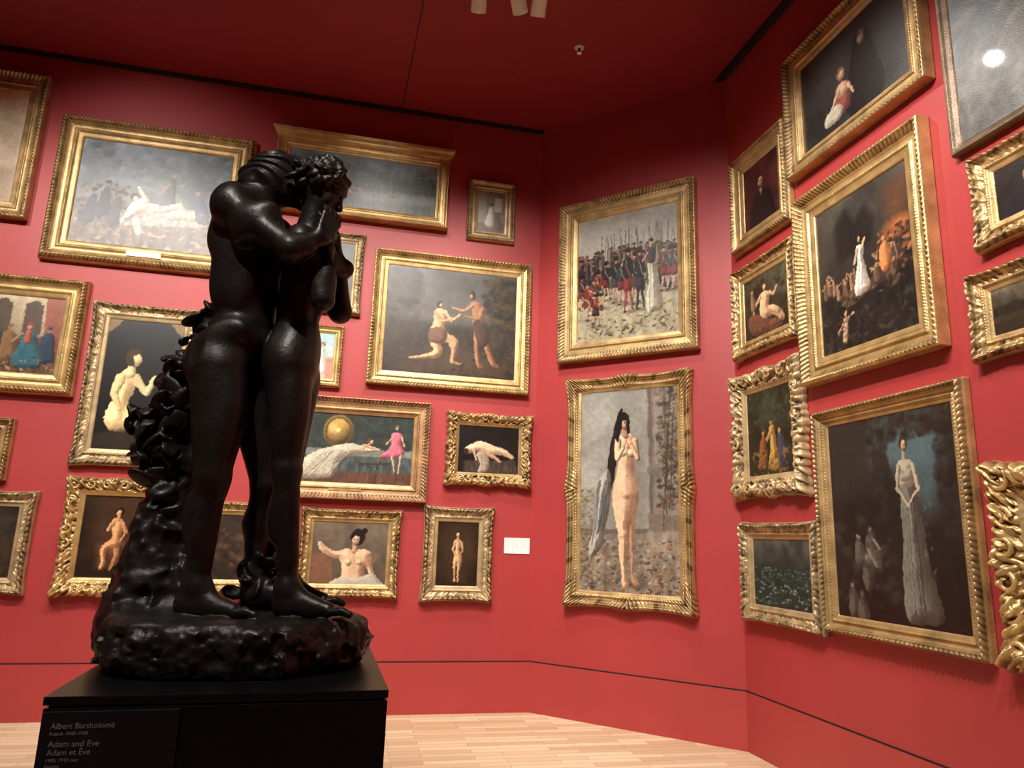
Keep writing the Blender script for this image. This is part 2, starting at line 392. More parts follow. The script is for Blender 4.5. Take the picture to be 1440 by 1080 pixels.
def hang(name,k,u0,u1,z0,z1,w,D,style,orn,tone,seed,painter,plate=False,glass=False):
    o,d,n=[np.array(x) for x in W[k]]
    Wd=(u1-u0)/100;Ht=(z1-z0)/100;uc=(u0+u1)/200;zc=(z0+z1)/200
    e=bpy.data.objects.new(name,None);link(e);e.empty_display_size=.1
    p=o+d*uc+n*.006
    right=-d if k=='A' else d
    e.matrix_world=Matrix(((right[0],-n[0],0,p[0]),(right[1],-n[1],0,p[1]),(0,0,1,zc),(0,0,0,1)))
    frame(e,Wd,Ht,w,D,style,orn,tone,seed)
    v,f=box_geo(-Wd/2+w*.5,Wd/2-w*.5,-.012,-.001,-Ht/2+w*.5,Ht/2-w*.5);mesh_obj('backing_board',v,f,M_black,e)
    c=painter(Wd-2*w+.01,Ht-2*w+.01,seed);c.build(e,-.018,M_glazed if glass else M_canvas)
    if plate:
        v,f=box_geo(-.15,.15,-D*.62,-D*.4,-Ht/2+w*.5,-Ht/2+w*.74);
        o_=mesh_obj('name_plate',v,f,MG['bright'],e)
        a=o_.data.color_attributes.new('Col','FLOAT_COLOR','POINT')
        for q in range(8): a.data[q].color=(.8,.8,.8,1)
    return e,Wd,Ht

# ------------------------------------------------------------------ paintings' contents
SK=(222,184,146)
def pA1(w,h,s):
    return Cv(w,h,(168,148,122),s).grad((220,200,168),(176,150,124)).tex(.15,5).ell(.2,.3,.3,.06,(226,212,186),soft=.1,a=.6).poly([(0,.75),(1,.7),(1,1),(0,1)],(150,124,98),soft=.1)
def pA2(w,h,s):
    c=Cv(w,h,(90,92,92),s).grad((112,124,132),(84,76,64)).tex(.3,7)
    c.poly([(0,.1),(.38,.0),(.4,.55),(0,.6)],(130,140,144),.5,.05).poly([(.7,.0),(1,.0),(1,.7),(.72,.6)],(82,94,104),.6,.05)
    c.dabs(110,0,1,0,.55,[(144,156,162),(74,84,92),(114,122,126),(94,104,110)],.010,.04,14,.45)
    c.poly([(0,.72),(1,.68),(1,1),(0,1)],(94,78,62),.9,.04,.5).dabs(160,.0,1,.7,1,[(144,114,84),(52,44,38),(116,70,56),(168,154,132)],.006,.016,4,.65,2)
    c.poly([(.28,.62),(.78,.58),(.86,.74),(.3,.8)],(156,150,138),1,.02,.5)
    c.dabs(140,.03,.34,.42,.84,[(46,46,54),(126,82,62),(30,29,32),(134,124,112),(74,78,88)],.009,.022,6,.9,1)
    for x,y in((.12,.5),(.2,.42),(.28,.5)): c.ell(x,y,.022,.03,(140,100,76)).ell(x,y-.02,.026,.02,(44,34,30)).cap(x,y+.06,.03,x-.02,y+.26,.06,(50,50,62))
    c.cap(.62,.32,.028,.6,.58,.06,(66,74,86)).ell(.62,.26,.02,.026,(160,120,94)).cap(.6,.36,.02,.54,.46,.014,(150,116,92))
    c.blob([(.36,.6),(.42,.52),(.5,.56),(.58,.58),(.68,.58),(.78,.62),(.86,.68),(.84,.71),(.74,.68),(.64,.7),(.54,.68),(.46,.66),(.4,.7),(.34,.78),(.32,.76)],(210,196,176),.05,.75)
    c.cap(.46,.54,.022,.4,.42,.016,(210,194,172)).ell(.38,.52,.035,.04,(56,42,36)).ell(.385,.535,.02,.028,(204,180,154)).cap(.56,.62,.03,.68,.55,.028,(198,182,158)).cap(.68,.55,.026,.76,.66,.018,(194,176,152))
    c.cap(.8,.46,.04,.84,.64,.07,(78,88,98)).ell(.79,.41,.022,.028,(170,130,104)).cap(.42,.74,.04,.44,.86,.03,(176,166,148)).ell(.56,.86,.08,.022,(170,142,104)).ell(.56,.85,.05,.02,(110,66,48))
    return c.dabs(80,.3,.9,.56,.8,[(180,170,152),(104,96,84),(140,92,70)],.005,.013,19,.6)
def pA3(w,h,s):
    c=Cv(w,h,(50,52,44),s).grad((116,128,134),(62,62,56)).tex(.3,6)
    c.poly([(0,.15),(.25,.25),(.5,.2),(.75,.35),(1,.25),(1,.62),(0,.62)],(58,64,58),.85,.08,.6)
    c.dabs(180,0,1,.12,.6,[(36,42,36),(78,86,76),(98,108,108),(48,52,44)],.010,.035,9,.5)
    c.poly([(0,.62),(1,.6),(1,1),(0,1)],(84,86,82),.9,.05,.4).poly([(.45,.66),(1,.62),(1,.8),(.5,.84)],(148,158,160),.6,.1)
    return c.dabs(60,.2,.75,.52,.75,[(140,104,70),(170,150,124),(44,34,28),(100,74,50)],.008,.022,3,.9,1.6)
def pA4(w,h,s):
    c=Cv(w,h,(120,106,88),s).tex(.15,6).poly([(0,0),(.3,0),(.3,1),(0,1)],(150,136,116)).poly([(.55,.1),(.95,.1),(.95,.55),(.55,.55)],(90,84,72)).poly([(.6,.14),(.9,.14),(.9,.5),(.6,.5)],(170,160,140))
    c.poly([(0,.8),(1,.75),(1,1),(0,1)],(96,76,58),1,.02)
    return c.cap(.5,.45,.06,.46,.8,.12,(205,195,180)).ell(.5,.36,.05,.06,(190,150,120)).ell(.5,.33,.05,.045,(50,34,26)).cap(.7,.6,.06,.75,.85,.1,(100,60,44))
def pdark(w,h,s):
    return Cv(w,h,(48,38,30),s).tex(.5,6).dabs(50,.1,.9,.2,.9,[(90,66,44),(60,48,36),(110,78,54)],.015,.05,s,.5)
def pA6(w,h,s):
    c=Cv(w,h,(52,44,36),s,.0045).grad((84,81,78),(42,34,28)).tex(.35,4)
    c.ell(.45,.3,.5,.16,(102,99,92),soft=.2,a=.6)
    c.poly([(0,0),(.22,.0),(.26,.25),(.16,.5),(0,.6)],(48,43,34),.8,.08).poly([(.78,.06),(1,0),(1,.6),(.8,.5)],(50,40,31),.85,.08).dabs(130,.74,1,.05,.55,[(80,66,44),(38,31,24),(62,52,36)],.010,.03,3,.65).dabs(110,0,.24,.05,.6,[(66,58,42),(34,29,23)],.010,.035,4,.6)
    c.poly([(.1,.4),(.8,.42),(.8,.48),(.1,.5)],(112,102,88),.5,.08)
    c.poly([(0,.52),(1,.54),(1,1),(0,1)],(56,44,33),.75,.06,.4).poly([(.1,.82),(.6,.72),(.95,.87),(.9,1),(.1,1)],(82,63,44),.6,.1).dabs(90,0,1,.6,1,[(86,67,46),(40,31,24),(66,56,38)],.005,.018,31,.5,2)
    B=(146,104,76)
    c.blob([(.63,.3),(.68,.275),(.73,.31),(.75,.4),(.755,.5),(.79,.62),(.81,.74),(.86,.86),(.89,.89),(.85,.895),(.81,.86),(.765,.74),(.73,.64),(.72,.74),(.735,.86),(.76,.91),(.715,.905),(.695,.84),(.68,.7),(.675,.56),(.66,.46),(.65,.38)],B,.04,.95)
    c.blob([(.67,.48),(.76,.47),(.80,.6),(.77,.7),(.71,.68)],(70,52,40),.05,.6)
    c.cap(.65,.32,.020,.58,.38,.015,(158,114,84)).cap(.58,.38,.015,.5,.36,.010,(166,122,90)).cap(.73,.34,.020,.71,.44,.015,B).cap(.71,.44,.015,.6,.43,.010,(152,110,80))
    c.ell(.65,.222,.032,.040,(38,27,21)).ell(.64,.236,.019,.028,(158,116,86),sh=.7)
    A_=(202,160,118)
    c.blob([(.37,.4),(.41,.375),(.46,.4),(.465,.48),(.45,.56),(.49,.62),(.55,.68),(.53,.71),(.47,.695),(.43,.71),(.44,.78),(.42,.835),(.34,.855),(.22,.87),(.2,.85),(.3,.82),(.37,.78),(.34,.7),(.335,.6),(.36,.5)],A_,.05,.95)
    c.blob([(.44,.62),(.51,.62),(.565,.68),(.55,.78),(.54,.86),(.59,.885),(.53,.895),(.505,.86),(.505,.76),(.485,.71)],(174,134,98),.035,.95)
    c.blob([(.335,.58),(.44,.55),(.47,.62),(.44,.7),(.34,.7)],(106,76,56),.04,.7)
    c.cap(.45,.41,.018,.5,.48,.014,A_).cap(.5,.48,.014,.56,.42,.010,A_).cap(.375,.42,.018,.42,.5,.014,(190,148,110)).cap(.42,.5,.013,.5,.46,.010,(190,148,110))
    return c.ell(.4,.335,.030,.037,(50,34,25)).ell(.412,.346,.018,.026,(182,138,104),sh=.7)
def pA7(w,h,s):
    c=Cv(w,h,(170,150,118),s).grad((190,172,142),(110,88,66)).tex(.15,6)
    for x in(.35,.55,.75): c.poly([(x,.1),(x+.12,.1),(x+.12,.5),(x,.5)],(80,66,52)).ell(x+.06,.12,.07,.07,(80,66,52))
    c.poly([(0,.5),(1,.52),(1,1),(0,1)],(80,56,42),1,.03,.5).poly([(.88,.0),(1,0),(1,.8),(.9,.7)],(130,60,44),.8,.02)
    for x,cc in((.45,(60,40,40)),(.52,(140,66,48)),(.6,(60,70,60)),(.35,(160,150,132)),(.68,(120,90,60)),(.93,(40,50,70))): c.blob([(x-.03,.48),(x+.03,.48),(x+.05,.66),(x+.05,.84),(x-.05,.84),(x-.045,.66)],cc,.05,.7).ell(x,.43,.022,.03,(140,96,70)).ell(x,.4,.028,.022,cc)
    c.blob([(.76,.5),(.84,.48),(.87,.62),(.92,.84),(.86,.94),(.74,.92),(.72,.78),(.75,.64)],(44,88,100),.06,.8)
    c.cap(.8,.48,.035,.8,.58,.045,(160,80,60)).ell(.8,.4,.025,.035,(176,128,98)).ell(.8,.36,.034,.028,(140,58,44)).cap(.76,.5,.016,.7,.6,.012,(166,118,88))
    return c.dabs(90,.2,1,.76,1,[(150,80,56),(60,80,80),(180,152,106),(56,42,34)],.007,.018,5,.7)
def pA8(w,h,s):
    c=Cv(w,h,(30,24,18),s).tex(.4,5);c.ell(.5,.5,.46,.55,(14,11,9),soft=.04)
    c.poly([(0,0),(.2,0),(0,.12)],(120,96,56)).poly([(1,0),(.8,0),(1,.12)],(120,96,56))
    o=-.27
    c.blob([(x+o,y) for x,y in [(.50,.43),(.56,.39),(.66,.40),(.72,.48),(.71,.56),(.66,.64),(.70,.70),(.86,.72),(1.15,.75),(1.15,.84),(.8,.86),(.6,.87),(.44,.84),(.38,.77),(.42,.67),(.47,.6),(.48,.5)]],(236,208,150),.10,.7,l=(-.4,-.6))
    c.cap(.52+o,.45,.035,.46+o,.58,.028,(226,196,140)).cap(.46+o,.58,.027,.55+o,.7,.02,(220,188,134)).cap(.6+o,.46,.012,.57+o,.76,.02,(190,156,110),.3,.5)
    c.cap(.7+o,.45,.038,.88+o,.56,.026,(214,184,134)).cap(.88+o,.56,.024,.96+o,.44,.018,(214,184,134)).cap(.64+o,.37,.028,.64+o,.42,.036,(222,194,144)).ell(.65+o,.29,.058,.07,(60,38,24)).ell(.7+o,.315,.034,.048,(220,188,138),sh=.6).ell(.61+o,.33,.03,.03,(56,36,22))
    return c.poly([(0,.88),(.4,.84),(1,.9),(1,1),(0,1)],(44,34,24),.9,.04)
def pA9(w,h,s):
    return Cv(w,h,(150,180,185),s).grad((150,186,194),(186,176,150)).tex(.12,5).blob([(.46,.32),(.6,.32),(.66,.5),(.74,.86),(.3,.86),(.42,.5)],(228,222,208),.08,.6).ell(.53,.25,.05,.06,(70,50,40)).ell(.52,.265,.036,.046,(196,148,118)).poly([(.7,.55),(1,.5),(1,1),(.7,1)],(180,106,80),.7,.05)
def pA10(w,h,s):
    c=Cv(w,h,(48,58,50),s,.0042).grad((44,50,46),(60,66,58)).tex(.25,14)
    c.dabs(300,0,1,0,.5,[(40,56,46),(58,66,54),(30,40,36),(74,76,58)],.006,.014,7,.6)
    c.poly([(0,.52),(1,.5),(1,.62),(0,.64)],(116,118,110),1,None,.15).poly([(0,.62),(1,.6),(1,.84),(0,.86)],(72,80,76),1,.01,.3).poly([(0,.85),(1,.83),(1,1),(0,1)],(92,64,50),1,.01,.3)
    for x in np.arange(.03,1,.07): c.ell(x,.73,.018,.05,(50,56,54),a=.7)
    c.ell(.42,.26,.22,.24,(118,96,46),sh=.5).ell(.42,.26,.19,.21,(88,70,38)).ell(.42,.26,.165,.185,(168,134,70),sh=.7).ell(.38,.22,.06,.07,(212,184,120),soft=.06,a=.7).ell(.42,.26,.04,.045,(206,180,112),sh=.5)
    c.blob([(.1,.94),(.16,.7),(.26,.56),(.38,.48),(.5,.42),(.58,.44),(.66,.47),(.74,.5),(.66,.56),(.52,.6),(.44,.68),(.42,.84),(.36,.94)],(188,178,156),.08,.85)
    R=random.Random(3)
    for q in range(18):
        x=R.uniform(.14,.4);c.cap(x,.92,.005,x+.14+R.uniform(-.03,.05),.52+R.uniform(0,.06),.003,(118,110,96) if q%2 else (212,204,186),a=.7)
    c.cap(.62,.44,.024,.74,.5,.015,(206,164,136)).ell(.66,.38,.034,.036,(104,58,38)).ell(.678,.392,.020,.026,(206,166,138),sh=.5).cap(.66,.42,.016,.6,.5,.012,(206,164,134))
    c.blob([(.83,.26),(.88,.23),(.92,.28),(.91,.4),(.94,.52),(.88,.6),(.8,.61),(.75,.59),(.8,.5),(.83,.4)],(200,108,124),.05,.85)
    for q in((.84,.34,.8,.58),(.88,.34,.87,.58),(.91,.36,.92,.54)): c.cap(q[0],q[1],.004,q[2],q[3],.004,(144,66,82),a=.6)
    c.ell(.87,.17,.021,.028,(200,156,128),sh=.5).ell(.87,.14,.027,.02,(102,108,62)).cap(.84,.58,.014,.87,.8,.010,(206,162,136)).cap(.91,.56,.014,.9,.82,.010,(206,162,136)).cap(.84,.3,.013,.79,.42,.010,(206,164,136)).cap(.91,.3,.013,.935,.42,.010,(206,164,136))
    return c.cap(.76,.62,.008,.72,.82,.005,(56,46,38)).poly([(.6,.7),(.84,.68),(.84,.71),(.6,.73)],(66,48,38)).ell(.75,.64,.045,.016,(116,88,60))
def pA11(w,h,s):
    c=Cv(w,h,(22,15,12),s).tex(.5,5).poly([(.1,.75),(.95,.7),(1,1),(.1,1)],(72,60,52),.9,.06,.4)
    c.blob([(.3,.6),(.42,.5),(.5,.62),(.52,.8),(.48,.96),(.34,.98),(.36,.8)],(170,152,130),.06,.8)
    c.blob([(.1,.5),(.2,.4),(.34,.33),(.48,.36),(.62,.42),(.78,.48),(.92,.62),(.9,.68),(.78,.62),(.64,.6),(.5,.6),(.36,.54),(.24,.58),(.14,.6)],(218,186,152),.09,.85)
    for q in((.38,.62,.4,.94),(.44,.6,.46,.92)): c.cap(q[0],q[1],.008,q[2],q[3],.006,(110,94,80),a=.7)
    return c.cap(.5,.58,.05,.7,.74,.03,(184,146,116)).ell(.13,.56,.055,.065,(56,32,22)).cap(.25,.5,.026,.3,.72,.018,(200,164,130))
def pA14(w,h,s):
    c=Cv(w,h,(44,28,18),s,.0042).tex(.45,4).ell(.6,.3,.3,.4,(76,50,32),soft=.2,a=.6).poly([(0,.8),(1,.75),(1,1),(0,1)],(36,22,14),.9,.05)
    c.poly([(.3,.6),(.8,.55),(.8,.85),(.3,.9)],(90,58,38),.8,.06,.5)
    S=(210,152,102)
    c.cap(.6,.58,.045,.63,.72,.032,(176,120,78)).cap(.63,.72,.028,.56,.9,.015,(170,114,74))
    c.blob([(.5,.3),(.6,.27),(.68,.32),(.68,.42),(.66,.5),(.68,.58),(.62,.63),(.52,.65),(.46,.68),(.46,.76),(.47,.86),(.41,.9),(.38,.88),(.40,.8),(.36,.7),(.38,.62),(.48,.55),(.52,.5),(.5,.42)],S,.06,.8)
    c.cap(.52,.33,.024,.44,.42,.019,S).cap(.44,.42,.018,.53,.28,.012,S).cap(.67,.34,.024,.74,.45,.019,(190,132,86)).cap(.74,.45,.018,.66,.55,.012,(190,132,86))
    return c.ell(.6,.2,.05,.06,(34,20,13)).ell(.585,.215,.03,.042,(204,146,98),sh=.6).cap(.585,.25,.016,.59,.29,.02,(190,134,88)).ell(.57,.38,.02,.018,(224,168,118),sh=.4)
def pA15(w,h,s):
    c=Cv(w,h,(112,96,76),s,.004).grad((112,98,82),(82,68,56)).tex(.2,5).poly([(0,.52),(.26,.5),(.3,1),(0,1)],(122,84,62),.9,.03)
    S=(210,172,138)
    c.blob([(.36,.47),(.46,.43),(.56,.455),(.67,.43),(.77,.47),(.80,.56),(.81,.7),(.85,.84),(.80,.88),(.74,.74),(.72,.84),(.74,1),(.42,1),(.41,.84),(.40,.7),(.36,.6),(.26,.57),(.13,.49),(.07,.36),(.1,.32),(.18,.4),(.27,.46)],S,.12,.85)
    c.cap(.565,.36,.042,.56,.46,.045,(184,144,114)).ell(.6,.24,.115,.135,(32,24,20)).ell(.57,.29,.062,.092,(204,166,136),sh=.7).ell(.68,.14,.052,.048,(32,23,20)).blob([(.5,.2),(.56,.15),(.66,.2),(.64,.24),(.56,.22),(.51,.28),(.49,.26)],(33,24,20),.03,.3)
    c.ell(.55,.285,.010,.006,(50,34,28)).ell(.59,.285,.010,.006,(50,34,28)).ell(.568,.345,.015,.006,(146,76,68)).ell(.571,.318,.008,.010,(178,136,108)).ell(.55,.268,.014,.003,(60,40,32)).ell(.592,.268,.014,.003,(60,40,32))
    c.ell(.49,.65,.050,.048,(218,182,148),sh=.8,soft=.03).ell(.635,.65,.050,.048,(212,174,142),sh=.8,soft=.03).ell(.49,.665,.008,.008,(180,112,96)).ell(.64,.665,.008,.008,(176,108,92)).ell(.563,.6,.014,.08,(166,124,98),soft=.04,a=.7)
    return c.blob([(.28,1.05),(.34,.92),(.48,.88),(.62,.9),(.8,.82),(.92,.92),(.94,1.05)],(178,168,152),.06,.85)
def pA17(w,h,s):
    c=Cv(w,h,(40,27,17),s,.0042).tex(.4,4).ell(.5,.45,.3,.4,(70,50,32),soft=.2,a=.7).poly([(.3,.62),(.7,.6),(.74,.95),(.26,.95)],(56,40,28),.9,.03)
    c.blob([(.42,.30),(.5,.275),(.58,.3),(.57,.38),(.55,.45),(.60,.54),(.61,.64),(.57,.74),(.55,.84),(.56,.93),(.52,.935),(.515,.84),(.51,.72),(.50,.66),(.48,.74),(.47,.86),(.475,.93),(.43,.935),(.43,.84),(.405,.7),(.41,.56),(.45,.45),(.435,.38)],(210,168,124),.05,.8)
    return c.cap(.42,.32,.021,.385,.44,.017,(204,162,118)).cap(.385,.44,.015,.47,.53,.011,(204,162,118)).cap(.58,.32,.021,.625,.44,.017,(184,142,102)).cap(.625,.44,.015,.55,.53,.011,(184,142,102)).cap(.5,.24,.016,.5,.29,.02,(190,150,110)).ell(.5,.195,.042,.05,(34,22,16)).ell(.5,.21,.027,.038,(206,166,124),sh=.6)
def pB1(w,h,s):
    c=Cv(w,h,(170,158,130),s,.004).grad((158,154,142),(164,154,128),0,1).tex(.14,8).poly([(0,0),(1,0),(1,.22),(.6,.26),(0,.34)],(144,144,138),.6,.1).ell(.2,.16,.3,.1,(182,178,164),soft=.15,a=.7)
    c.poly([(0,.62),(1,.6),(1,1),(0,1)],(158,148,122),.9,.06,.2).dabs(300,0,1,.6,1,[(176,164,136),(130,118,92),(148,132,100),(96,86,66)],.003,.009,2,.65,2)
    R=random.Random(4)
    for i in range(230):
        x=R.uniform(.0,1);y=.29+.08*abs(x-.5)+R.uniform(0,.2)
        c.cap(x,y,.013,x+R.uniform(-.01,.01),y+.13,.019,R.choice([(100,92,80),(54,48,46),(104,62,54),(72,68,64),(40,37,38),(122,112,94),(64,66,62)]),.8,.9).ell(x,y-.02,.010,.013,(140,106,84),a=.85,sh=.5).ell(x,y-.035,.014,.010,R.choice([(44,38,36),(30,27,28),(110,60,50)]),a=.85)
    for i in range(34):
        x=R.uniform(.25,.97);c.cap(x,R.uniform(.12,.22),.0022,x+R.uniform(-.03,.03),.36,.0022,(62,54,48),a=.65)
    def sol(x,y,hh,coat,hat=True,kilt=(100,42,40),leg=(160,134,114),st=1,ln=0):
        sw=.020*st
        c.ell(x+.03,y+hh*.97,.07,.012,(96,86,70),soft=.015,a=.7)
        c.cap(x-.012,y+hh*.62,.013,x-.016-ln,y+hh*.8,.009,leg).cap(x-.016-ln,y+hh*.8,.010,x-.012-sw,y+hh*.95,.006,leg).cap(x+.014,y+hh*.62,.013,x+.022+ln,y+hh*.78,.009,leg).cap(x+.022+ln,y+hh*.78,.010,x+.016+sw,y+hh*.92,.006,leg)
        c.blob([(x-.028,y+hh*.43),(x+.028,y+hh*.43),(x+.040,y+hh*.65),(x,y+hh*.67),(x-.040,y+hh*.65)],kilt,.03,.9)
        c.blob([(x-.032,y+hh*.2),(x+.032,y+hh*.2),(x+.027,y+hh*.34),(x+.028,y+hh*.47),(x-.028,y+hh*.47),(x-.027,y+hh*.34)],coat,.03,.9)
        c.cap(x-.02,y+hh*.22,.004,x+.024,y+hh*.44,.004,(160,150,134),a=.7)
        c.cap(x-.034,y+hh*.24,.012,x-.044,y+hh*.36,.010,coat).cap(x-.044,y+hh*.36,.009,x-.01,y+hh*.42,.007,coat).cap(x+.034,y+hh*.24,.012,x+.045,y+hh*.44,.009,coat).ell(x+.045,y+hh*.45,.007,.009,(170,126,98))
        c.ell(x,y+hh*.14,.012,.017,(168,122,96),sh=.6)
        if hat: c.ell(x,y+hh*.08,.020,.020,(24,20,20)).cap(x+.008,y+hh*.05,.011,x+.020,y+hh*.1,.007,(46,24,24))
        c.cap(x-.032,y+hh*.96,.006,x-.014,y+hh*.965,.005,(44,36,32)).cap(x+.036,y+hh*.93,.006,x+.054,y+hh*.935,.005,(44,36,32))
    sol(.30,.36,.34,(36,34,38));sol(.40,.33,.4,(34,30,32),kilt=(52,58,54),ln=.008);sol(.46,.37,.38,(50,56,52),hat=False)
    sol(.05,.44,.3,(60,40,40));sol(.22,.42,.34,(108,44,40),kilt=(54,58,50),ln=.006);sol(.13,.50,.34,(118,44,40),kilt=(112,48,44),ln=.01);sol(.19,.60,.3,(106,40,38),kilt=(62,46,42),ln=.004)
    c.ell(.08,.70,.040,.044,(164,148,122)).ell(.08,.70,.029,.033,(98,50,44)).ell(.245,.69,.030,.034,(156,130,98)).dabs(40,.02,.28,.5,.85,[(108,44,40),(44,40,40),(160,144,118)],.005,.012,61,.8)
    sol(.585,.32,.44,(56,50,46),kilt=(80,56,48));sol(.52,.27,.55,(27,26,30),kilt=(112,46,42),leg=(140,66,58),ln=.012);sol(.64,.29,.52,(32,31,35),kilt=(42,46,50),leg=(44,40,40),ln=.006)
    c.cap(.5,.42,.011,.58,.62,.011,(84,56,48),a=.8)
    c.blob([(.725,.42),(.785,.42),(.82,.6),(.86,.80),(.79,.83),(.70,.81),(.715,.6)],(180,174,152),.06,.85).blob([(.722,.33),(.784,.33),(.782,.44),(.724,.44)],(54,50,48),.03,.7).ell(.753,.285,.012,.018,(182,138,112),sh=.5).ell(.753,.262,.019,.013,(40,28,24)).cap(.722,.36,.009,.67,.42,.007,(172,130,106))
    for q in((.74,.46,.73,.8),(.765,.46,.78,.8),(.78,.5,.83,.78)): c.cap(q[0],q[1],.003,q[2],q[3],.003,(122,116,100),a=.7)
    for x in(.87,.93,.98): sol(x,.32,.37,(86,56,50) if x<.93 else (66,60,56),hat=x>.9)
    return c.dabs(40,.1,.95,.84,.97,[(106,94,70),(74,65,52),(52,45,38)],.003,.009,12,.8,3)
def pB2(w,h,s):
    c=Cv(w,h,(170,160,146),s,.0036).grad((132,129,121),(148,141,128),0,.8).tex(.16,5)
    c.poly([(.0,.0),(.72,.0),(.72,.7),(0,.74)],(152,149,140),.6,.03).poly([(.05,.05),(.35,.1),(.3,.5),(.0,.5)],(166,163,154),.4,.1).poly([(.0,.3),(.3,.2),(.3,.24),(.0,.36)],(126,121,112),.4,.03)
    c.poly([(.7,0),(1,0),(1,.72),(.72,.72)],(126,114,104),.95,.008,.3).poly([(.71,0),(.745,0),(.755,.7),(.72,.7)],(94,82,74),.9,.006).poly([(.86,0),(.885,0),(.9,.7),(.88,.7)],(86,76,67),.8,.006)
    c.poly([(.7,.4),(1,.4),(1,.43),(.7,.43)],(108,95,85)).poly([(.7,.62),(1,.63),(1,.72),(.7,.7)],(114,100,88),1,.01)
    c.poly([(.77,.04),(.84,.04),(.84,.38),(.77,.38)],(144,135,123),.8,.006).poly([(.77,.45),(.85,.45),(.85,.6),(.77,.6)],(134,124,112),.8,.006)
    for x in(.785,.80,.82): c.poly([(x,.06),(x+.006,.06),(x+.006,.36),(x,.36)],(108,96,84),.6)
    c.poly([(0,.72),(1,.7),(1,1),(0,1)],(130,118,104),1,.02,.3).poly([(0,.7),(.7,.69),(.7,.71),(0,.73)],(100,91,80),1,.006).poly([(0,.66),(.7,.65),(.7,.69),(0,.7)],(150,143,130),1,.006)
    c.ell(.5,.95,.16,.02,(84,74,64),soft=.03,a=.8)
    c.dabs(420,0,1,.74,1,[(142,106,80),(98,80,66),(158,130,98),(74,63,54),(168,160,144),(116,82,62)],.003,.008,3,.8,1.8)
    c.dabs(320,.80,1,0,.6,[(70,68,54),(102,91,70),(108,72,56),(54,49,42),(126,114,92)],.003,.009,5,.7,1.8)
    for x,y in((.93,.0),(.96,.1),(.9,.2)): c.cap(x,y,.003,x-.05,y+.5,.002,(62,55,44),a=.8)
    c.dabs(200,.0,.14,.5,.95,[(94,81,65),(124,106,84),(148,128,104)],.003,.009,8,.5)
    c.ell(.5,.5,.13,.38,(104,97,88),soft=.12,a=.45)
    c.blob([(.41,.11),(.45,.1),(.43,.2),(.4,.3),(.37,.4),(.34,.48),(.28,.56),(.23,.62),(.2,.60),(.25,.52),(.28,.42),(.31,.32),(.35,.22)],(28,22,21),.03,.3)
    for i in range(9): c.cap(.4-.004*i,.2,.002,.33-.012*i,.48+.012*i,.0015,(54,41,36),a=.6)
    c.blob([(.22,.44),(.3,.4),(.32,.5),(.31,.6),(.27,.7),(.22,.8),(.12,.84),(.1,.78),(.16,.7),(.15,.6),(.18,.52)],(154,149,142),.05,.85).blob([(.2,.55),(.26,.5),(.25,.62),(.2,.72),(.16,.7)],(100,108,114),.03,.5)
    R=random.Random(2)
    for i in range(18):
        x=R.uniform(.2,.3);c.cap(x,.46,.003,x-.09+R.uniform(-.02,.02),.74+R.uniform(0,.06),.002,(94,91,86) if i%2 else (184,178,168),a=.7)
    S=(208,172,138)
    DK=(112,78,60)
    c.blob([(.50,.56),(.56,.54),(.575,.64),(.56,.72),(.552,.78),(.56,.84),(.562,.90),(.595,.94),(.62,.955),(.585,.965),(.545,.95),(.53,.90),(.52,.83),(.505,.76)],(168,130,102),.03,.8,dk=DK)
    c.blob([(.455,.225),(.41,.25),(.388,.285),(.395,.34),(.395,.39),(.368,.45),(.340,.52),(.345,.58),(.372,.66),(.402,.73),(.402,.79),(.425,.86),(.442,.92),(.432,.945),(.46,.972),(.515,.968),(.492,.92),(.485,.86),(.497,.80),(.503,.74),(.525,.68),(.575,.62),(.605,.56),(.61,.52),(.588,.46),(.565,.40),(.568,.34),(.585,.285),(.568,.25),(.525,.23)],S,.070,.95,dk=DK)
    c.cap(.538,.53,.004,.51,.70,.003,DK,.2,.6).cap(.51,.7,.003,.495,.78,.002,DK,.2,.5)
    c.ell(.49,.395,.010,.05,(182,142,112),soft=.03,a=.6).ell(.47,.47,.032,.045,(220,186,152),soft=.04,a=.6).ell(.485,.435,.003,.0045,(126,88,68)).ell(.49,.545,.016,.010,(124,88,70),soft=.012,a=.85)
    c.ell(.452,.71,.015,.014,(220,186,154),soft=.015,a=.7).ell(.455,.735,.018,.005,(152,114,88),soft=.008,a=.7).ell(.43,.6,.016,.07,(222,190,158),soft=.03,a=.5).ell(.545,.6,.02,.05,(160,122,96),soft=.03,a=.5)
    c.ell(.54,.325,.023,.020,(216,182,148),sh=.8,soft=.008).ell(.445,.322,.021,.019,(218,184,150),sh=.7,soft=.008).ell(.545,.33,.003,.003,(160,98,84))
    c.cap(.402,.26,.016,.392,.345,.014,S,.8).cap(.392,.348,.014,.455,.29,.010,S,.8)
    c.cap(.578,.265,.016,.6,.345,.014,(192,154,122),.8).cap(.6,.348,.014,.53,.275,.010,(204,168,136),.8).cap(.53,.275,.010,.49,.235,.008,(208,172,140)).cap(.455,.29,.010,.487,.242,.008,(196,158,128))
    for i in range(4): c.cap(.487+.006*i,.24-.003*i,.003,.475+.008*i,.218,.0026,(206,170,138),.5)
    c.ell(.458,.16,.036,.048,(26,20,20)).blob([(.41,.12),(.44,.15),(.42,.24),(.39,.27),(.37,.22)],(27,20,20),.03,.2).cap(.47,.2,.012,.48,.235,.016,(158,120,96))
    c.ell(.478,.176,.018,.028,(198,160,130),sh=.8).ell(.462,.145,.030,.014,(26,20,20)).cap(.503,.15,.009,.508,.22,.007,(27,20,20))
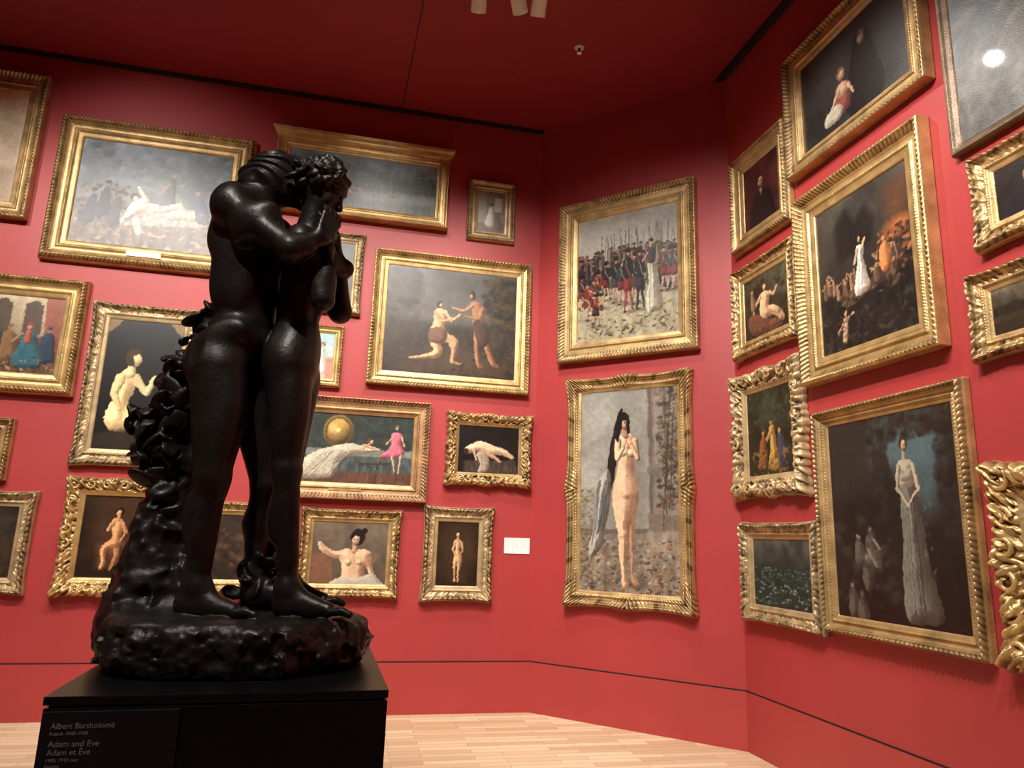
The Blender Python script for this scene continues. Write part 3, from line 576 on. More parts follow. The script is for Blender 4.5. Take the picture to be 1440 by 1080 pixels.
    return c.ell(.470,.170,.0045,.0028,(36,24,22)).ell(.488,.170,.0045,.0028,(36,24,22)).ell(.470,.1625,.006,.0015,(46,31,26)).ell(.489,.1625,.006,.0015,(46,31,26)).ell(.479,.195,.0055,.0022,(128,62,56)).ell(.480,.183,.0024,.005,(156,116,92))
def pC1(w,h,s):
    c=Cv(w,h,(44,42,40),s,.0045).tex(.4,4).ell(.3,.3,.4,.3,(70,72,70),soft=.3,a=.5)
    c.cap(.62,.3,.12,.62,.8,.26,(26,22,21),.3).ell(.62,.26,.046,.066,(156,118,94),sh=.7).ell(.62,.205,.05,.026,(86,72,64)).ell(.605,.25,.008,.005,(50,36,30)).ell(.635,.25,.008,.005,(50,36,30)).ell(.62,.29,.012,.005,(110,66,56))
    c.blob([(.36,.56),(.44,.54),(.5,.62),(.5,.76),(.46,.86),(.3,.88),(.28,.78),(.34,.66)],(138,80,70),.08,.8).blob([(.38,.56),(.46,.56),(.48,.66),(.42,.7),(.36,.66)],(206,168,136),.06,.7)
    c.ell(.41,.44,.06,.055,(142,100,68)).ell(.42,.47,.042,.054,(200,158,128),sh=.6).ell(.405,.465,.007,.005,(60,40,34)).ell(.435,.465,.007,.005,(60,40,34)).ell(.42,.5,.010,.005,(150,80,70)).cap(.38,.62,.026,.3,.76,.018,(204,166,134)).cap(.48,.62,.024,.52,.74,.016,(204,166,134)).blob([(.24,.78),(.36,.74),(.42,.82),(.38,.9),(.24,.9)],(180,172,154),.05,.7)
    return c
def pC2(w,h,s):
    return Cv(w,h,(60,66,70),s).grad((62,72,80),(92,94,92)).tex(.35,5).poly([(0,.7),(.5,.62),(1,.7),(1,1),(0,1)],(84,80,74),.7,.06,.5).dabs(110,.0,.6,.4,.95,[(98,98,94),(56,56,58),(122,120,112)],.01,.035,3,.5)
def portrait(bg,coat,face,fx=.5,fy=.32,r=.1,beard=None):
    def f(w,h,s):
        c=Cv(w,h,bg,s,.004).tex(.35,4).blob([(fx-r*.6,fy+r*1.1),(fx+r*.6,fy+r*1.1),(fx+r*2.6,fy+r*2.4),(fx+r*3.4,1.05),(fx-r*3.4,1.05),(fx-r*2.6,fy+r*2.4)],coat,.1,.5).ell(fx,fy-r*.3,r*.82,r*.95,(50,36,28)).ell(fx,fy,r*.64,r*.92,face,sh=.8)
        if beard: c.ell(fx,fy+r*.75,r*.5,r*.6,beard,soft=r*.2)
        c.ell(fx-r*.25,fy-r*.12,r*.12,r*.06,(36,22,18)).ell(fx+r*.27,fy-r*.12,r*.12,r*.06,(36,22,18)).ell(fx,fy+r*.15,r*.09,r*.2,tuple(x*.8 for x in face)).ell(fx,fy+r*.48,r*.2,r*.06,(120,66,56)).ell(fx-r*.25,fy-r*.3,r*.16,r*.03,(50,34,28)).ell(fx+r*.27,fy-r*.3,r*.16,r*.03,(50,34,28))
        return c.poly([(fx-.04,fy+r*1.15),(fx+.04,fy+r*1.15),(fx,fy+r*2.1)],(170,160,148),.8)
    return f
def pC4(w,h,s):
    c=Cv(w,h,(46,38,28),s,.0042).grad((64,58,42),(36,28,20)).tex(.5,6).poly([(.6,0),(1,0),(1,.5),(.7,.4)],(84,86,70),.7,.1).dabs(60,0,1,0,.5,[(60,56,38),(36,32,22),(86,84,62)],.012,.04,6,.5)
    c.blob([(.1,.62),(.4,.66),(.6,.8),(.86,.84),(.8,.96),(.2,.95)],(108,64,48),.1,.8)
    c.blob([(.36,.36),(.46,.3),(.58,.34),(.6,.46),(.58,.56),(.7,.6),(.84,.72),(.92,.86),(.86,.9),(.74,.8),(.62,.74),(.5,.76),(.4,.7),(.36,.58),(.38,.46)],(208,170,128),.1,.85)
    c.cap(.55,.62,.02,.8,.78,.01,(140,100,70),.2,.5).cap(.38,.38,.034,.28,.48,.026,(204,164,122)).cap(.28,.48,.026,.22,.6,.018,(204,164,122)).cap(.58,.36,.034,.7,.42,.026,(194,154,114)).cap(.7,.42,.026,.78,.32,.018,(194,154,114)).ell(.5,.22,.06,.07,(80,50,34)).ell(.49,.245,.038,.052,(206,168,128),sh=.6)
    return c.cap(.2,.3,.045,.22,.5,.07,(134,100,74)).ell(.2,.24,.036,.046,(158,120,90),sh=.5).dabs(70,.1,.9,.7,1,[(90,60,44),(56,44,32),(120,90,62)],.01,.03,4,.5)
def pC5(w,h,s):
    c=Cv(w,h,(40,34,28),s,.0042).grad((64,60,54),(24,20,18)).tex(.45,4)
    c.poly([(0,0),(.3,.0),(.2,.35),(0,.45)],(76,71,62),.6,.1).poly([(.22,.16),(.34,.08),(.44,.2),(.56,.12),(.66,.24),(.6,.4),(.24,.42)],(36,32,30),.9,.05).poly([(.75,.1),(1,.05),(1,.42),(.8,.4)],(96,62,42),.8,.1)
    c.ell(.88,.36,.09,.04,(170,100,58),soft=.06).dabs(130,.68,1,.36,.62,[(176,112,64),(114,72,46),(56,40,34),(146,84,52),(30,24,22)],.006,.015,3,.8)
    c.poly([(0,.6),(.3,.66),(.86,.58),(1,.66),(1,1),(0,1)],(30,28,26),1,.03,.4).poly([(.2,.64),(.86,.56),(.92,.62),(.3,.74)],(80,63,48),1,.01,.3).dabs(90,.22,.9,.58,.72,[(56,44,34),(106,84,62),(38,31,26)],.005,.015,6,.7,2)
    R=random.Random(5)
    for i in range(30):
        x=R.choice([R.uniform(.06,.42),R.uniform(.58,.84)]);y=.5+R.uniform(-.03,.08);cc=R.choice([(140,110,86),(104,80,62),(76,60,50),(160,124,94),(54,44,38)])
        c.cap(x,y,.014,x+.01,y+.07,.020,cc,a=.9).cap(x,y,.007,x+R.uniform(-.05,.05),y-R.uniform(-.03,.05),.005,(170,130,98),a=.9).ell(x,y-.026,.009,.013,(168,126,96),a=.9).ell(x,y-.034,.010,.008,(50,36,28),a=.9)
    c.blob([(.45,.38),(.5,.365),(.53,.4),(.52,.46),(.54,.56),(.56,.66),(.48,.69),(.4,.66),(.42,.56),(.45,.48)],(216,210,196),.05,.8)
    for q in((.47,.46,.44,.66),(.49,.46,.48,.67),(.51,.48,.53,.66)): c.cap(q[0],q[1],.003,q[2],q[3],.003,(150,144,132),a=.7)
    c.cap(.51,.39,.012,.545,.34,.009,(206,168,136)).cap(.455,.39,.012,.42,.47,.009,(206,168,136)).ell(.485,.305,.017,.016,(56,38,30)).ell(.485,.33,.013,.019,(200,158,126),sh=.5)
    c.blob([(.7,.44),(.76,.42),(.8,.5),(.78,.6),(.7,.6),(.68,.52)],(184,122,76),.04,.8).ell(.73,.4,.014,.018,(180,130,96))
    c.cap(.28,.81,.022,.26,.93,.026,(196,156,118)).ell(.283,.755,.019,.017,(56,38,28)).ell(.285,.768,.013,.018,(188,146,112)).cap(.3,.81,.012,.37,.78,.009,(196,156,118)).cap(.26,.82,.012,.2,.88,.009,(182,144,108))
    return c.dabs(90,0,1,.76,1,[(52,48,44),(18,16,16),(74,68,60)],.005,.015,8,.5,3)
def pC6(w,h,s):
    c=Cv(w,h,(34,36,24),s).tex(.6,5).poly([(.3,.1),(.7,.05),(.6,.4),(.3,.4)],(74,84,66),.6,.12).dabs(100,0,1,.0,.5,[(50,56,38),(34,38,26),(70,74,52)],.01,.035,2,.6)
    c.blob([(.5,.46),(.6,.44),(.64,.56),(.66,.7),(.76,.88),(.56,.96),(.46,.86),(.52,.68)],(174,138,66),.08,.8).cap(.52,.52,.034,.38,.66,.022,(182,130,82)).ell(.55,.39,.03,.038,(188,138,100),sh=.5).ell(.55,.365,.032,.024,(60,40,26)).blob([(.3,.58),(.4,.56),(.44,.7),(.42,.9),(.24,.92),(.26,.72)],(132,78,46),.07,.8).ell(.36,.52,.026,.034,(168,118,82)).blob([(.68,.58),(.78,.56),(.86,.72),(.86,.9),(.7,.9)],(60,60,76),.06,.7).ell(.72,.52,.026,.034,(172,124,88))
    return c.dabs(90,.1,.9,.72,1,[(114,84,50),(58,45,28),(150,110,62)],.008,.022,4,.7)
def pC7(w,h,s):
    c=Cv(w,h,(40,46,40),s).grad((76,78,70),(28,38,34),0,.5).tex(.4,6)
    c.poly([(0,.4),(.3,.36),(.6,.42),(1,.38),(1,1),(0,1)],(28,46,40),.9,.04,.5)
    R=random.Random(8)
    for i in range(260):
        x=R.uniform(0,1);y=.42+R.random()**1.1*.54;c.ell(x,y,.045*(y+.1),.008*(y+.3),R.choice([(110,140,124),(76,110,94),(170,186,174),(46,80,68),(32,54,46),(28,44,38)]),R.uniform(-.5,.4),soft=.008,a=.75)
    return c
def pC8(w,h,s):
    c=Cv(w,h,(30,28,26),s,.0042).grad((38,36,34),(20,17,16)).tex(.45,4)
    c.ell(.66,.15,.24,.13,(84,108,112),soft=.12,a=.95).ell(.77,.3,.1,.17,(76,98,102),soft=.1,a=.85).ell(.5,.16,.1,.06,(70,90,94),soft=.08,a=.6).poly([(.0,.0),(.42,0),(.36,.2),(.2,.35),(0,.4)],(42,38,36),.9,.06)
    c.dabs(110,.35,1,0,.12,[(30,28,24),(46,42,36),(56,58,54)],.01,.028,5,.7).dabs(60,.4,.5,.14,.5,[(30,28,26),(42,40,36)],.01,.03,15,.6).dabs(60,.87,1,.1,.6,[(30,28,26),(42,40,36)],.01,.03,16,.6)
    G=(170,156,132)
    c.blob([(.585,.32),(.64,.3),(.70,.32),(.72,.42),(.74,.55),(.77,.75),(.83,.95),(.7,.98),(.57,.97),(.56,.8),(.585,.6),(.585,.45)],(104,101,92),.07,.9).dabs(50,.58,.8,.42,.95,[(124,121,108),(72,70,64)],.006,.02,7,.45,.5)
    R=random.Random(6)
    for q in range(16):
        x=R.uniform(.6,.70);c.cap(x,.40,.003,x+(x-.65)*.8,.94,.003,(56,54,49) if q%2 else (136,133,120),a=.55)
    c.cap(.64,.185,.011,.64,.235,.014,(160,140,114),.6)
    c.blob([(.585,.245),(.64,.23),(.695,.245),(.70,.3),(.685,.36),(.61,.36),(.58,.3)],(168,158,136),.04,.8).blob([(.6,.275),(.64,.29),(.68,.275),(.685,.33),(.6,.33)],(146,142,128),.03,.7)
    c.cap(.588,.26,.013,.57,.37,.011,G,.7).cap(.57,.37,.010,.64,.445,.008,G,.7).cap(.694,.26,.013,.722,.37,.011,G,.7).cap(.722,.37,.010,.65,.44,.008,G,.7).ell(.645,.448,.014,.009,G)
    c.ell(.64,.150,.028,.034,(60,44,34)).ell(.641,.163,.0165,.026,(184,158,128),sh=.8).blob([(.615,.13),(.64,.118),(.665,.13),(.66,.146),(.64,.14),(.62,.15)],(62,45,34),.02,.4)
    c.ell(.634,.160,.0035,.0022,(44,32,26)).ell(.648,.160,.0035,.0022,(44,32,26)).ell(.641,.179,.0045,.002,(122,68,56)).ell(.641,.169,.002,.004,(148,122,98))
    for a in((.22,.6),(.32,.56),(.28,.7),(.14,.84),(.22,.88)): c.blob([(a[0]-.03,a[1]+.03),(a[0]+.03,a[1]+.02),(a[0]+.06,a[1]+.12),(a[0],a[1]+.16),(a[0]-.04,a[1]+.12)],(96,88,78),.04,.85,.8).ell(a[0],a[1]-.006,.018,.020,(54,46,40),a=.75).ell(a[0],a[1]+.003,.013,.018,(146,130,110),sh=.7,a=.85)
    c.cap(.3,.66,.014,.36,.74,.010,(150,136,116),a=.8).cap(.34,.6,.010,.40,.66,.008,(150,136,116),a=.8).poly([(.22,.7),(.42,.64),(.4,.76),(.26,.8)],(98,90,80),.6,.03).dabs(60,0,.5,.5,.95,[(50,46,40),(28,25,22),(70,64,56)],.01,.03,11,.4)
    return c
def pC10(w,h,s):
    return Cv(w,h,(60,50,38),s).grad((98,90,76),(58,48,36),0,.5).tex(.35,6).poly([(0,.42),(.3,.36),(.6,.44),(1,.38),(1,.6),(0,.6)],(38,32,26),.95,.03,.4).poly([(0,.75),(1,.7),(1,1),(0,1)],(46,36,28),.8,.05).dabs(60,0,1,.36,.6,[(30,26,20),(52,44,32)],.008,.02,3,.7)

FP='framed_painting';PT='framed_portrait_painting';LS='framed_landscape_painting'
hang(LS,'A',489,640,431,577,.17,.10,'scoop','leaf','gold',1,pA1)
hang(FP,'A',298,474,396,542,.21,.10,'classic','leaf','gold',2,pA2,True)
e3,w3,h3=hang(LS,'A',103,278,473,555,.125,.08,'flat','plain','bright',3,pA3)
def cornice(e,Wd,z,sg,ex,hh,D):
    prof=[(.0,.0,.0),(.25,.3,.25),(.45,.35,.35),(.7,.8,.8),(1,1,1)]
    V=[];F=[]
    for a,b,c in prof:
        x=Wd/2+ex*b;y=D+.035*c;zz=z+sg*hh*a
        V+=[(-x,-.001,zz),(-x,-y,zz),(x,-y,zz),(x,-.001,zz)]
    for i in range(len(prof)-1):
        for j in range(4): F.append((i*4+j,i*4+(j+1)%4,i*4+4+(j+1)%4,i*4+4+j))
    n=len(V);F+=[(0,1,2,3),(n-1,n-2,n-3,n-4)]
    o=mesh_obj('cornice',V,F,MG['bright'],e)
    a=o.data.color_attributes.new('Col','FLOAT_COLOR','POINT')
    for k in range(n): a.data[k].color=(.8,.8,.8,1)
cornice(e3,w3,h3/2-.035,1,.055,.09,.08);cornice(e3,w3,-h3/2+.02,-1,.02,.03,.075)
hang(FP,'A',29,81,466,535,.12,.06,'classic','bead','pale',4,pA4)
hang(FP,'A',184,237,371,455,.10,.07,'classic','heavy','pale',5,pdark)
hang(FP,'A',10,173,303,443,.15,.08,'scoop','bead','bright',6,pA6)
hang(FP,'A',427,590,270,378,.19,.10,'classic','leaf','bright',7,pA7)
hang(FP,'A',328,421,211,360,.15,.08,'classic','heavy','pale',8,pA8)
hang(FP,'A',197,237,296,358,.09,.06,'classic','bead','bright',9,pA9)
hang(FP,'A',108,261,190,287,.16,.08,'flat','bead','rose',10,pA10,True)
hang(FP,'A',6,90,210,280,.12,.08,'rococo','rococo','gold',11,pA11)
hang(FP,'A',468,540,194,248,.13,.08,'classic','bead','gold',12,pdark)
hang(FP,'A',441,530,101,185,.13,.08,'classic','heavy','pale',13,pdark)
hang(PT,'A',341,418,101,199,.145,.09,'rococo','rococo','bright',14,pA14)
hang(PT,'A',130,221,102,181,.12,.08,'classic','heavy','gold',15,pA15)
hang(FP,'A',246,312,104,184,.12,.08,'classic','heavy','gold',16,pdark)
hang(PT,'A',41,108,100,187,.14,.08,'classic','heavy','pale',17,pA17)
hang(FP,'B',28,173,334,504,.20,.09,'flat','leaf','gold',21,pB1)
hang(FP,'B',40,164,101,315,.14,.08,'classic','corner','gold',22,pB2)
hang(PT,'C',99,236,442,547,.16,.09,'flat','leaf','gold',31,pC1)
hang(LS,'C',245,430,383,560,.07,.05,'thin','plain','dark',32,pC2,glass=True)
hang(PT,'C',12,96,412,503,.17,.08,'classic','leaf','gold',33,portrait((70,36,34),(38,26,26),(172,128,102),.5,.36,.10,(80,60,50)))
hang(FP,'C',9,97,317,397,.14,.08,'classic','heavy','gold',34,pC4)
hang(FP,'C',103,228,275,421,.19,.10,'scoop','leaf','bright',35,pC5)
hang(FP,'C',4,97,199,301,.17,.08,'rococo','rococo','pale',36,pC6)
hang(LS,'C',9,106,102,178,.13,.08,'classic','heavy','pale',37,pC7)
hang(PT,'C',109,237,105,255,.12,.08,'classic','leaf','gold',38,pC8)
hang(PT,'C',255,317,321,375,.13,.07,'classic','heavy','gold',39,portrait((38,30,26),(34,30,34),(172,132,106),.5,.36,.12))
hang(LS,'C',246,308,261,309,.12,.07,'classic','heavy','gold',40,pC10)
hang(PT,'C',248,330,106,204,.2,.1,'rococo','rococo','bright',41,pdark)

def wl():
    e=bpy.data.objects.new('wall_label',None);link(e)
    o,d,n=[np.array(x) for x in W['A']];p=o+d*.16+n*.001
    e.matrix_world=Matrix(((-d[0],-n[0],0,p[0]),(-d[1],-n[1],0,p[1]),(0,0,1,1.525),(0,0,0,1)))
    for i in range(3):
        x=-.125+i*.0855;v,f=box_geo(x,x+.0835,-.006,0,-.075,.075);mesh_obj('card_%d'%(i+1),v,f,M_white,e)
        for r in range(6):
            v,f=box_geo(x+.014,x+.014+.035+.008*((r*7+i)%3),-.0066,-.006,.05-r*.012,.0515-r*.012);mesh_obj('print_%d_%d'%(i,r),v,f,M_print,e)
wl()

# ------------------------------------------------------------------ sculpture (signed distance field -> surface nets)
hs=.0056
lo=np.array([-.68,-.42,-.02]);hi=np.array([.50,.42,1.98])
dim=((hi-lo)/hs).astype(int)+1
ax=[lo[i]+hs*np.arange(dim[i]) for i in range(3)]
def newF(): return np.full(tuple(dim),.5,dtype=np.float32)
def region(a,b):
    s=[]
    for i in range(3):
        i0=max(0,int((a[i]-lo[i])/hs));i1=min(dim[i],int((b[i]-lo[i])/hs)+2)
        if i1<=i0: return None
        s.append(slice(i0,i1))
    return tuple(s)
def loc(s):
    return ax[0][s[0]][:,None,None],ax[1][s[1]][None,:,None],ax[2][s[2]][None,None,:]
def smin(a,b,k):
    if k<=0: return np.minimum(a,b)
    h=np.clip(.5+.5*(b-a)/k,0,1);return b*(1-h)+a*h-k*h*(1-h)
MG_=.06
def rc(F,a,b,r1,r2,k=.03,sub=False):
    a=np.array(a,float);b=np.array(b,float);R=max(r1,r2)+MG_+k
    s=region(np.minimum(a,b)-R,np.maximum(a,b)+R)
    if s is None: return
    X,Y,Z=loc(s);ab=b-a;L=ab@ab+1e-12
    t=np.clip(((X-a[0])*ab[0]+(Y-a[1])*ab[1]+(Z-a[2])*ab[2])/L,0,1)
    d=(np.sqrt((X-a[0]-t*ab[0])**2+(Y-a[1]-t*ab[1])**2+(Z-a[2]-t*ab[2])**2)-(r1+(r2-r1)*t)).astype(np.float32)
    if sub: F[s]=-smin(-F[s],d,k)
    else: F[s]=smin(F[s],d,k)
def el(F,c,r,rot=None,k=.03,sub=False):
    c=np.array(c,float);r=np.array(r,float);R=r.max()+MG_+k
    s=region(c-R,c+R)
    if s is None: return
    X,Y,Z=loc(s);p=[X-c[0]+0*Y+0*Z,Y-c[1]+0*X+0*Z,Z-c[2]+0*X+0*Y]
    if rot is not None: p=[rot[i][0]*p[0]+rot[i][1]*p[1]+rot[i][2]*p[2] for i in range(3)]
    k0=np.sqrt(sum((p[i]/r[i])**2 for i in range(3)));k1=np.sqrt(sum((p[i]/r[i]**2)**2 for i in range(3)))+1e-9
    d=(k0*(k0-1)/k1).astype(np.float32)
    if sub: F[s]=-smin(-F[s],d,k)
    else: F[s]=smin(F[s],d,k)
def rotm(az,elv=0,roll=0):
    m=Matrix.Rotation(roll,3,'X')@Matrix.Rotation(-elv,3,'Y')@Matrix.Rotation(-az,3,'Z')
    return [list(r) for r in m]
def foot(F,ankle,heel,ang,L=.25,zf=.165):
    dx,dy=math.cos(ang),math.sin(ang);px,py=-dy,dx
    hx,hy=heel
    P=lambda f,l,z:(hx+dx*f*L+px*l,hy+dy*f*L+py*l,z)
    rc(F,ankle,P(.12,0,zf+.035),.036,.034,.03)
    rc(F,ankle,P(.52,0,zf+.03),.032,.022,.04)
    el(F,P(.06,0,zf+.028),(.036,.030,.034),k=.02)
    el(F,(ankle[0]+.0,ankle[1]-.033,ankle[2]-.005),(.014,.01,.016),k=.01)
    rc(F,P(.12,0,zf+.022),P(.68,-.012,zf+.018),.028,.022,.03);rc(F,P(.2,.015,zf+.02),P(.66,.02,zf+.014),.022,.018,.02)
    rc(F,P(.3,0,zf+.045),P(.7,-.008,zf+.022),.024,.016,.02)
    for i in range(5):
        l=-.03+.0175*i;tl=1.0-.05*i-.012*i*i*.5;r=.0140 if i==0 else .0096
        rc(F,P(.74,l,zf+.015),P((.74+tl)/2+.02,l*1.1,zf+.020),r,r,.004);rc(F,P((.74+tl)/2+.02,l*1.1,zf+.020),P(tl,l*1.14,zf+.010),r,r*.9,.003)
def hand(F,w,d,up,side=1,curl=.5,k=.01):
    w=np.array(w,float);d=np.array(d,float);d/=np.linalg.norm(d);up=np.array(up,float);up-=d*(up@d);up/=np.linalg.norm(up)
    sd=np.cross(up,d)*side
    for i in range(4):
        l=-.033+.022*i;fl=(.074,.084,.080,.064)[i]
        kn=w+d*.09+sd*l;rc(F,w+sd*l*.5,kn,.017,.0120,.014)
        m1=kn+(d*math.cos(curl)-up*math.sin(curl))*fl*.5;m2=m1+(d*math.cos(curl*2)-up*math.sin(curl*2))*fl*.5
        rc(F,kn,m1,.0104,.0096,.003);rc(F,m1,m2,.0096,.0082,.002)
    th=w+d*.03-sd*.035;rc(F,w+d*.01-sd*.012,th,.017,.013,.012);rc(F,th,th+d*.045-sd*.018-up*.02,.012,.0095,.004)
# --- Adam ---
Fa=newF()
el(Fa,(-.145,.01,1.50),(.135,.16,.18),rotm(0,-.1),.05)
el(Fa,(-.145,.01,1.595),(.115,.17,.085),None,.05)
el(Fa,(-.125,.01,1.31),(.108,.125,.17),None,.06)
el(Fa,(-.130,.01,1.14),(.118,.14,.13),None,.05)
rc(Fa,(-.168,-.07,1.0),(-.137,-.095,.64),.103,.062,.05)
el(Fa,(-.195,-.065,1.045),(.103,.09,.115),rotm(0,.25),.035)
el(Fa,(-.195,.085,1.045),(.10,.085,.115),rotm(0,.25),.035)
el(Fa,(-.115,-.095,.83),(.065,.062,.17),rotm(0,.06),.035)
el(Fa,(-.165,-.085,.80),(.055,.06,.15),rotm(0,-.08),.03)
el(Fa,(-.118,-.1,.605),(.042,.046,.055),None,.02)
rc(Fa,(-.145,-.09,.60),(-.150,-.08,.25),.050,.033,.03)
el(Fa,(-.183,-.08,.475),(.044,.05,.105),rotm(0,-.08),.022);el(Fa,(-.165,-.105,.46),(.036,.036,.11),None,.02)
rc(Fa,(-.115,-.098,.56),(-.135,-.085,.32),.022,.018,.025)
rc(Fa,(-.185,-.075,.33),(-.195,-.08,.22),.014,.016,.02)
rc(Fa,(-.11,.09,1.0),(-.01,.11,.62),.105,.064,.04);rc(Fa,(-.01,.11,.6),(-.04,.14,.47),.058,.056,.03);rc(Fa,(-.04,.14,.47),(-.04,.15,.27),.054,.036,.03)
foot(Fa,(-.15,-.075,.25),(-.20,-.085),-.08,.275)
foot(Fa,(-.04,.15,.27),(-.06,.14),-.1,.26,.185)
rc(Fa,(-.12,.01,1.66),(-.08,0,1.76),.066,.058,.05)
rc(Fa,(-.11,-.0,1.72),(-.17,-.11,1.65),.05,.05,.045)
el(Fa,(-.170,-.138,1.615),(.074,.068,.085),None,.035)
el(Fa,(-.12,.17,1.63),(.08,.075,.085),None,.03)
rc(Fa,(-.165,-.15,1.60),(.085,-.20,1.425),.060,.046,.035);el(Fa,(-.065,-.176,1.545),(.095,.050,.052),rotm(0,-.6),.03);el(Fa,(-.06,-.168,1.505),(.09,.046,.040),rotm(0,-.6),.025)
el(Fa,(.088,-.20,1.415),(.040,.040,.038),None,.02)
rc(Fa,(.085,-.20,1.42),(.175,-.155,1.49),.045,.029,.025);el(Fa,(.12,-.185,1.445),(.045,.036,.036),rotm(0,.6),.02)
hand(Fa,(.175,-.155,1.49),(.25,.25,.85),(.7,-.7,-.2),1,.4)
rc(Fa,(-.1,.18,1.62),(.14,.20,1.5),.065,.05,.03);rc(Fa,(.14,.2,1.5),(.22,.05,1.45),.048,.035,.02)
hand(Fa,(.22,.05,1.45),(-.3,-.9,.1),(1,-.2,.2),-1,.5)
el(Fa,(-.205,-.085,1.53),(.055,.042,.085),rotm(0,.3),.035);el(Fa,(-.185,-.085,1.37),(.05,.045,.13),rotm(0,.1),.045);el(Fa,(-.12,-.11,1.36),(.05,.03,.12),None,.045)
rc(Fa,(-.292,.012,1.52),(-.250,.012,1.16),.012,.014,.03,True)
el(Fa,(-.245,-.155,1.06),(.03,.02,.05),None,.03,True)
el(Fa,(-.13,-.132,1.14),(.06,.016,.03),rotm(0,-.2),.045)
el(Fa,(-.075,-.01,1.79),(.092,.072,.094),rotm(0,-.6),.03)
el(Fa,(-.01,.01,1.745),(.055,.05,.055),rotm(0,-.8),.03);rc(Fa,(.0,.0,1.74),(.05,.01,1.70),.04,.035,.03)
# --- Eve ---
Fe=newF()
el(Fe,(.085,.02,1.42),(.09,.125,.15),rotm(0,-.1),.05);el(Fe,(.065,.02,1.26),(.078,.10,.14),None,.06)
el(Fe,(.058,.02,1.08),(.096,.13,.12),None,.06);el(Fe,(.095,.0,1.13),(.055,.075,.09),None,.05)
el(Fe,(.15,-.055,1.39),(.045,.045,.05),None,.02)
rc(Fe,(.07,-.035,1.02),(.095,-.05,.67),.088,.054,.055);el(Fe,(.100,-.06,.86),(.055,.055,.16),rotm(0,.05),.035);el(Fe,(.112,-.055,.655),(.038,.042,.05),None,.02)
rc(Fe,(.10,-.05,.64),(.14,-.04,.25),.046,.032,.03);el(Fe,(.088,-.04,.50),(.042,.045,.10),rotm(0,.05),.022)
rc(Fe,(.128,-.055,.58),(.15,-.05,.34),.02,.016,.025)
rc(Fe,(.06,.09,1.0),(.03,.16,.64),.09,.056,.04);rc(Fe,(.03,.16,.64),(.06,.2,.27),.053,.035,.03)
foot(Fe,(.14,-.04,.25),(.115,-.045),-.10,.262,.172);foot(Fe,(.06,.2,.27),(.04,.2),.1,.24,.18)
rc(Fe,(.08,.01,1.54),(.105,0,1.68),.064,.052,.05)
el(Fe,(.085,-.10,1.50),(.058,.058,.062),None,.03);el(Fe,(.08,.14,1.52),(.062,.062,.065),None,.03)
rc(Fe,(.095,-.115,1.48),(.190,-.11,1.27),.048,.038,.03);rc(Fe,(.190,-.11,1.265),(.178,-.08,1.47),.039,.027,.02)
el(Fe,(.193,-.10,1.34),(.036,.035,.07),None,.02)
hand(Fe,(.178,-.08,1.47),(-.02,.1,1),(1,-.2,0),1,.35)
rc(Fe,(.09,.13,1.5),(.21,.07,1.28),.052,.040,.03);rc(Fe,(.21,.07,1.28),(.19,.04,1.48),.042,.03,.02)
hand(Fe,(.19,.04,1.48),(-.05,-.1,1),(1,.2,0),-1,.35)
PH=.5;cx,cz=.125,1.765
def hp(x,y,z):
    return (cx+(x-cx)*math.cos(PH)+(z-cz)*math.sin(PH),y,cz-(x-cx)*math.sin(PH)+(z-cz)*math.cos(PH))
def hel(F,c,r,k,sub=False,e=0): el(F,hp(*c),r,[[math.cos(PH-e),0,-math.sin(PH-e)],[0,1,0],[math.sin(PH-e),0,math.cos(PH-e)]],k,sub)
hel(Fe,(.125,-.005,1.768),(.088,.070,.098),.02)
hel(Fe,(.165,-.005,1.712),(.048,.046,.062),.025)
rc(Fe,hp(.203,-.005,1.755),hp(.228,-.005,1.716),.010,.013,.010);hel(Fe,(.198,-.005,1.782),(.018,.042,.012),.010)
for sy in(-1,1):
    hel(Fe,(.206,-.005+sy*.026,1.757),(.016,.016,.011),.006,True);hel(Fe,(.198,-.005+sy*.026,1.756),(.013,.013,.010),.003)
    hel(Fe,(.115,-.005+sy*.074,1.750),(.02,.01,.028),.004)
    hel(Fe,(.186,-.005+sy*.034,1.720),(.02,.018,.022),.015)
hel(Fe,(.196,-.005,1.668),(.018,.02,.018),.012)
hel(Fe,(.212,-.005,1.698),(.010,.020,.006),.003);hel(Fe,(.209,-.005,1.686),(.010,.017,.006),.003)
# --- hair ---
Fh=newF()
el(Fh,(-.08,-.005,1.805),(.104,.086,.096),rotm(0,-.55),.02);el(Fh,(-.14,-.0,1.755),(.068,.083,.078),None,.03);rc(Fh,(-.15,0,1.77),(-.18,.0,1.69),.06,.035,.03);rc(Fh,(-.05,-.01,1.85),(.02,.0,1.79),.045,.035,.03)
s=region((-.3,-.15,1.6),(.04,.15,1.97));X,Y,Z=loc(s);X=X+0*Y+0*Z;Y=Y+0*X;Z=Z+0*X
st=np.sin((X*90+Z*120+16*vnoise(X,Y,Z,9,3)))*.0045+np.sin((X*40-Z*60+10*vnoise(X,Y,Z,7,5)))*.003
Fh[s]+=st.astype(np.float32)
R=random.Random(21)
def curl(x,y,z,L=.026):
    el(Fh,hp(x,y,z),(L,.013,.012),rotm(R.uniform(0,6.28),R.uniform(-1,1),0),.003)
el(Fh,hp(.105,.0,1.79),(.088,.080,.080),None,.006);el(Fh,hp(.055,0,1.755),(.055,.07,.06),None,.008)
for i in range(260):
    th=R.uniform(-2.7,2.7);ph=R.uniform(-.5,1.5)
    x=.105+.092*math.cos(ph)*math.cos(math.pi+th);y=.085*math.cos(ph)*math.sin(math.pi+th);z=1.785+.086*math.sin(ph)
    if x>.165 and z<1.805: continue
    curl(x,y,z)
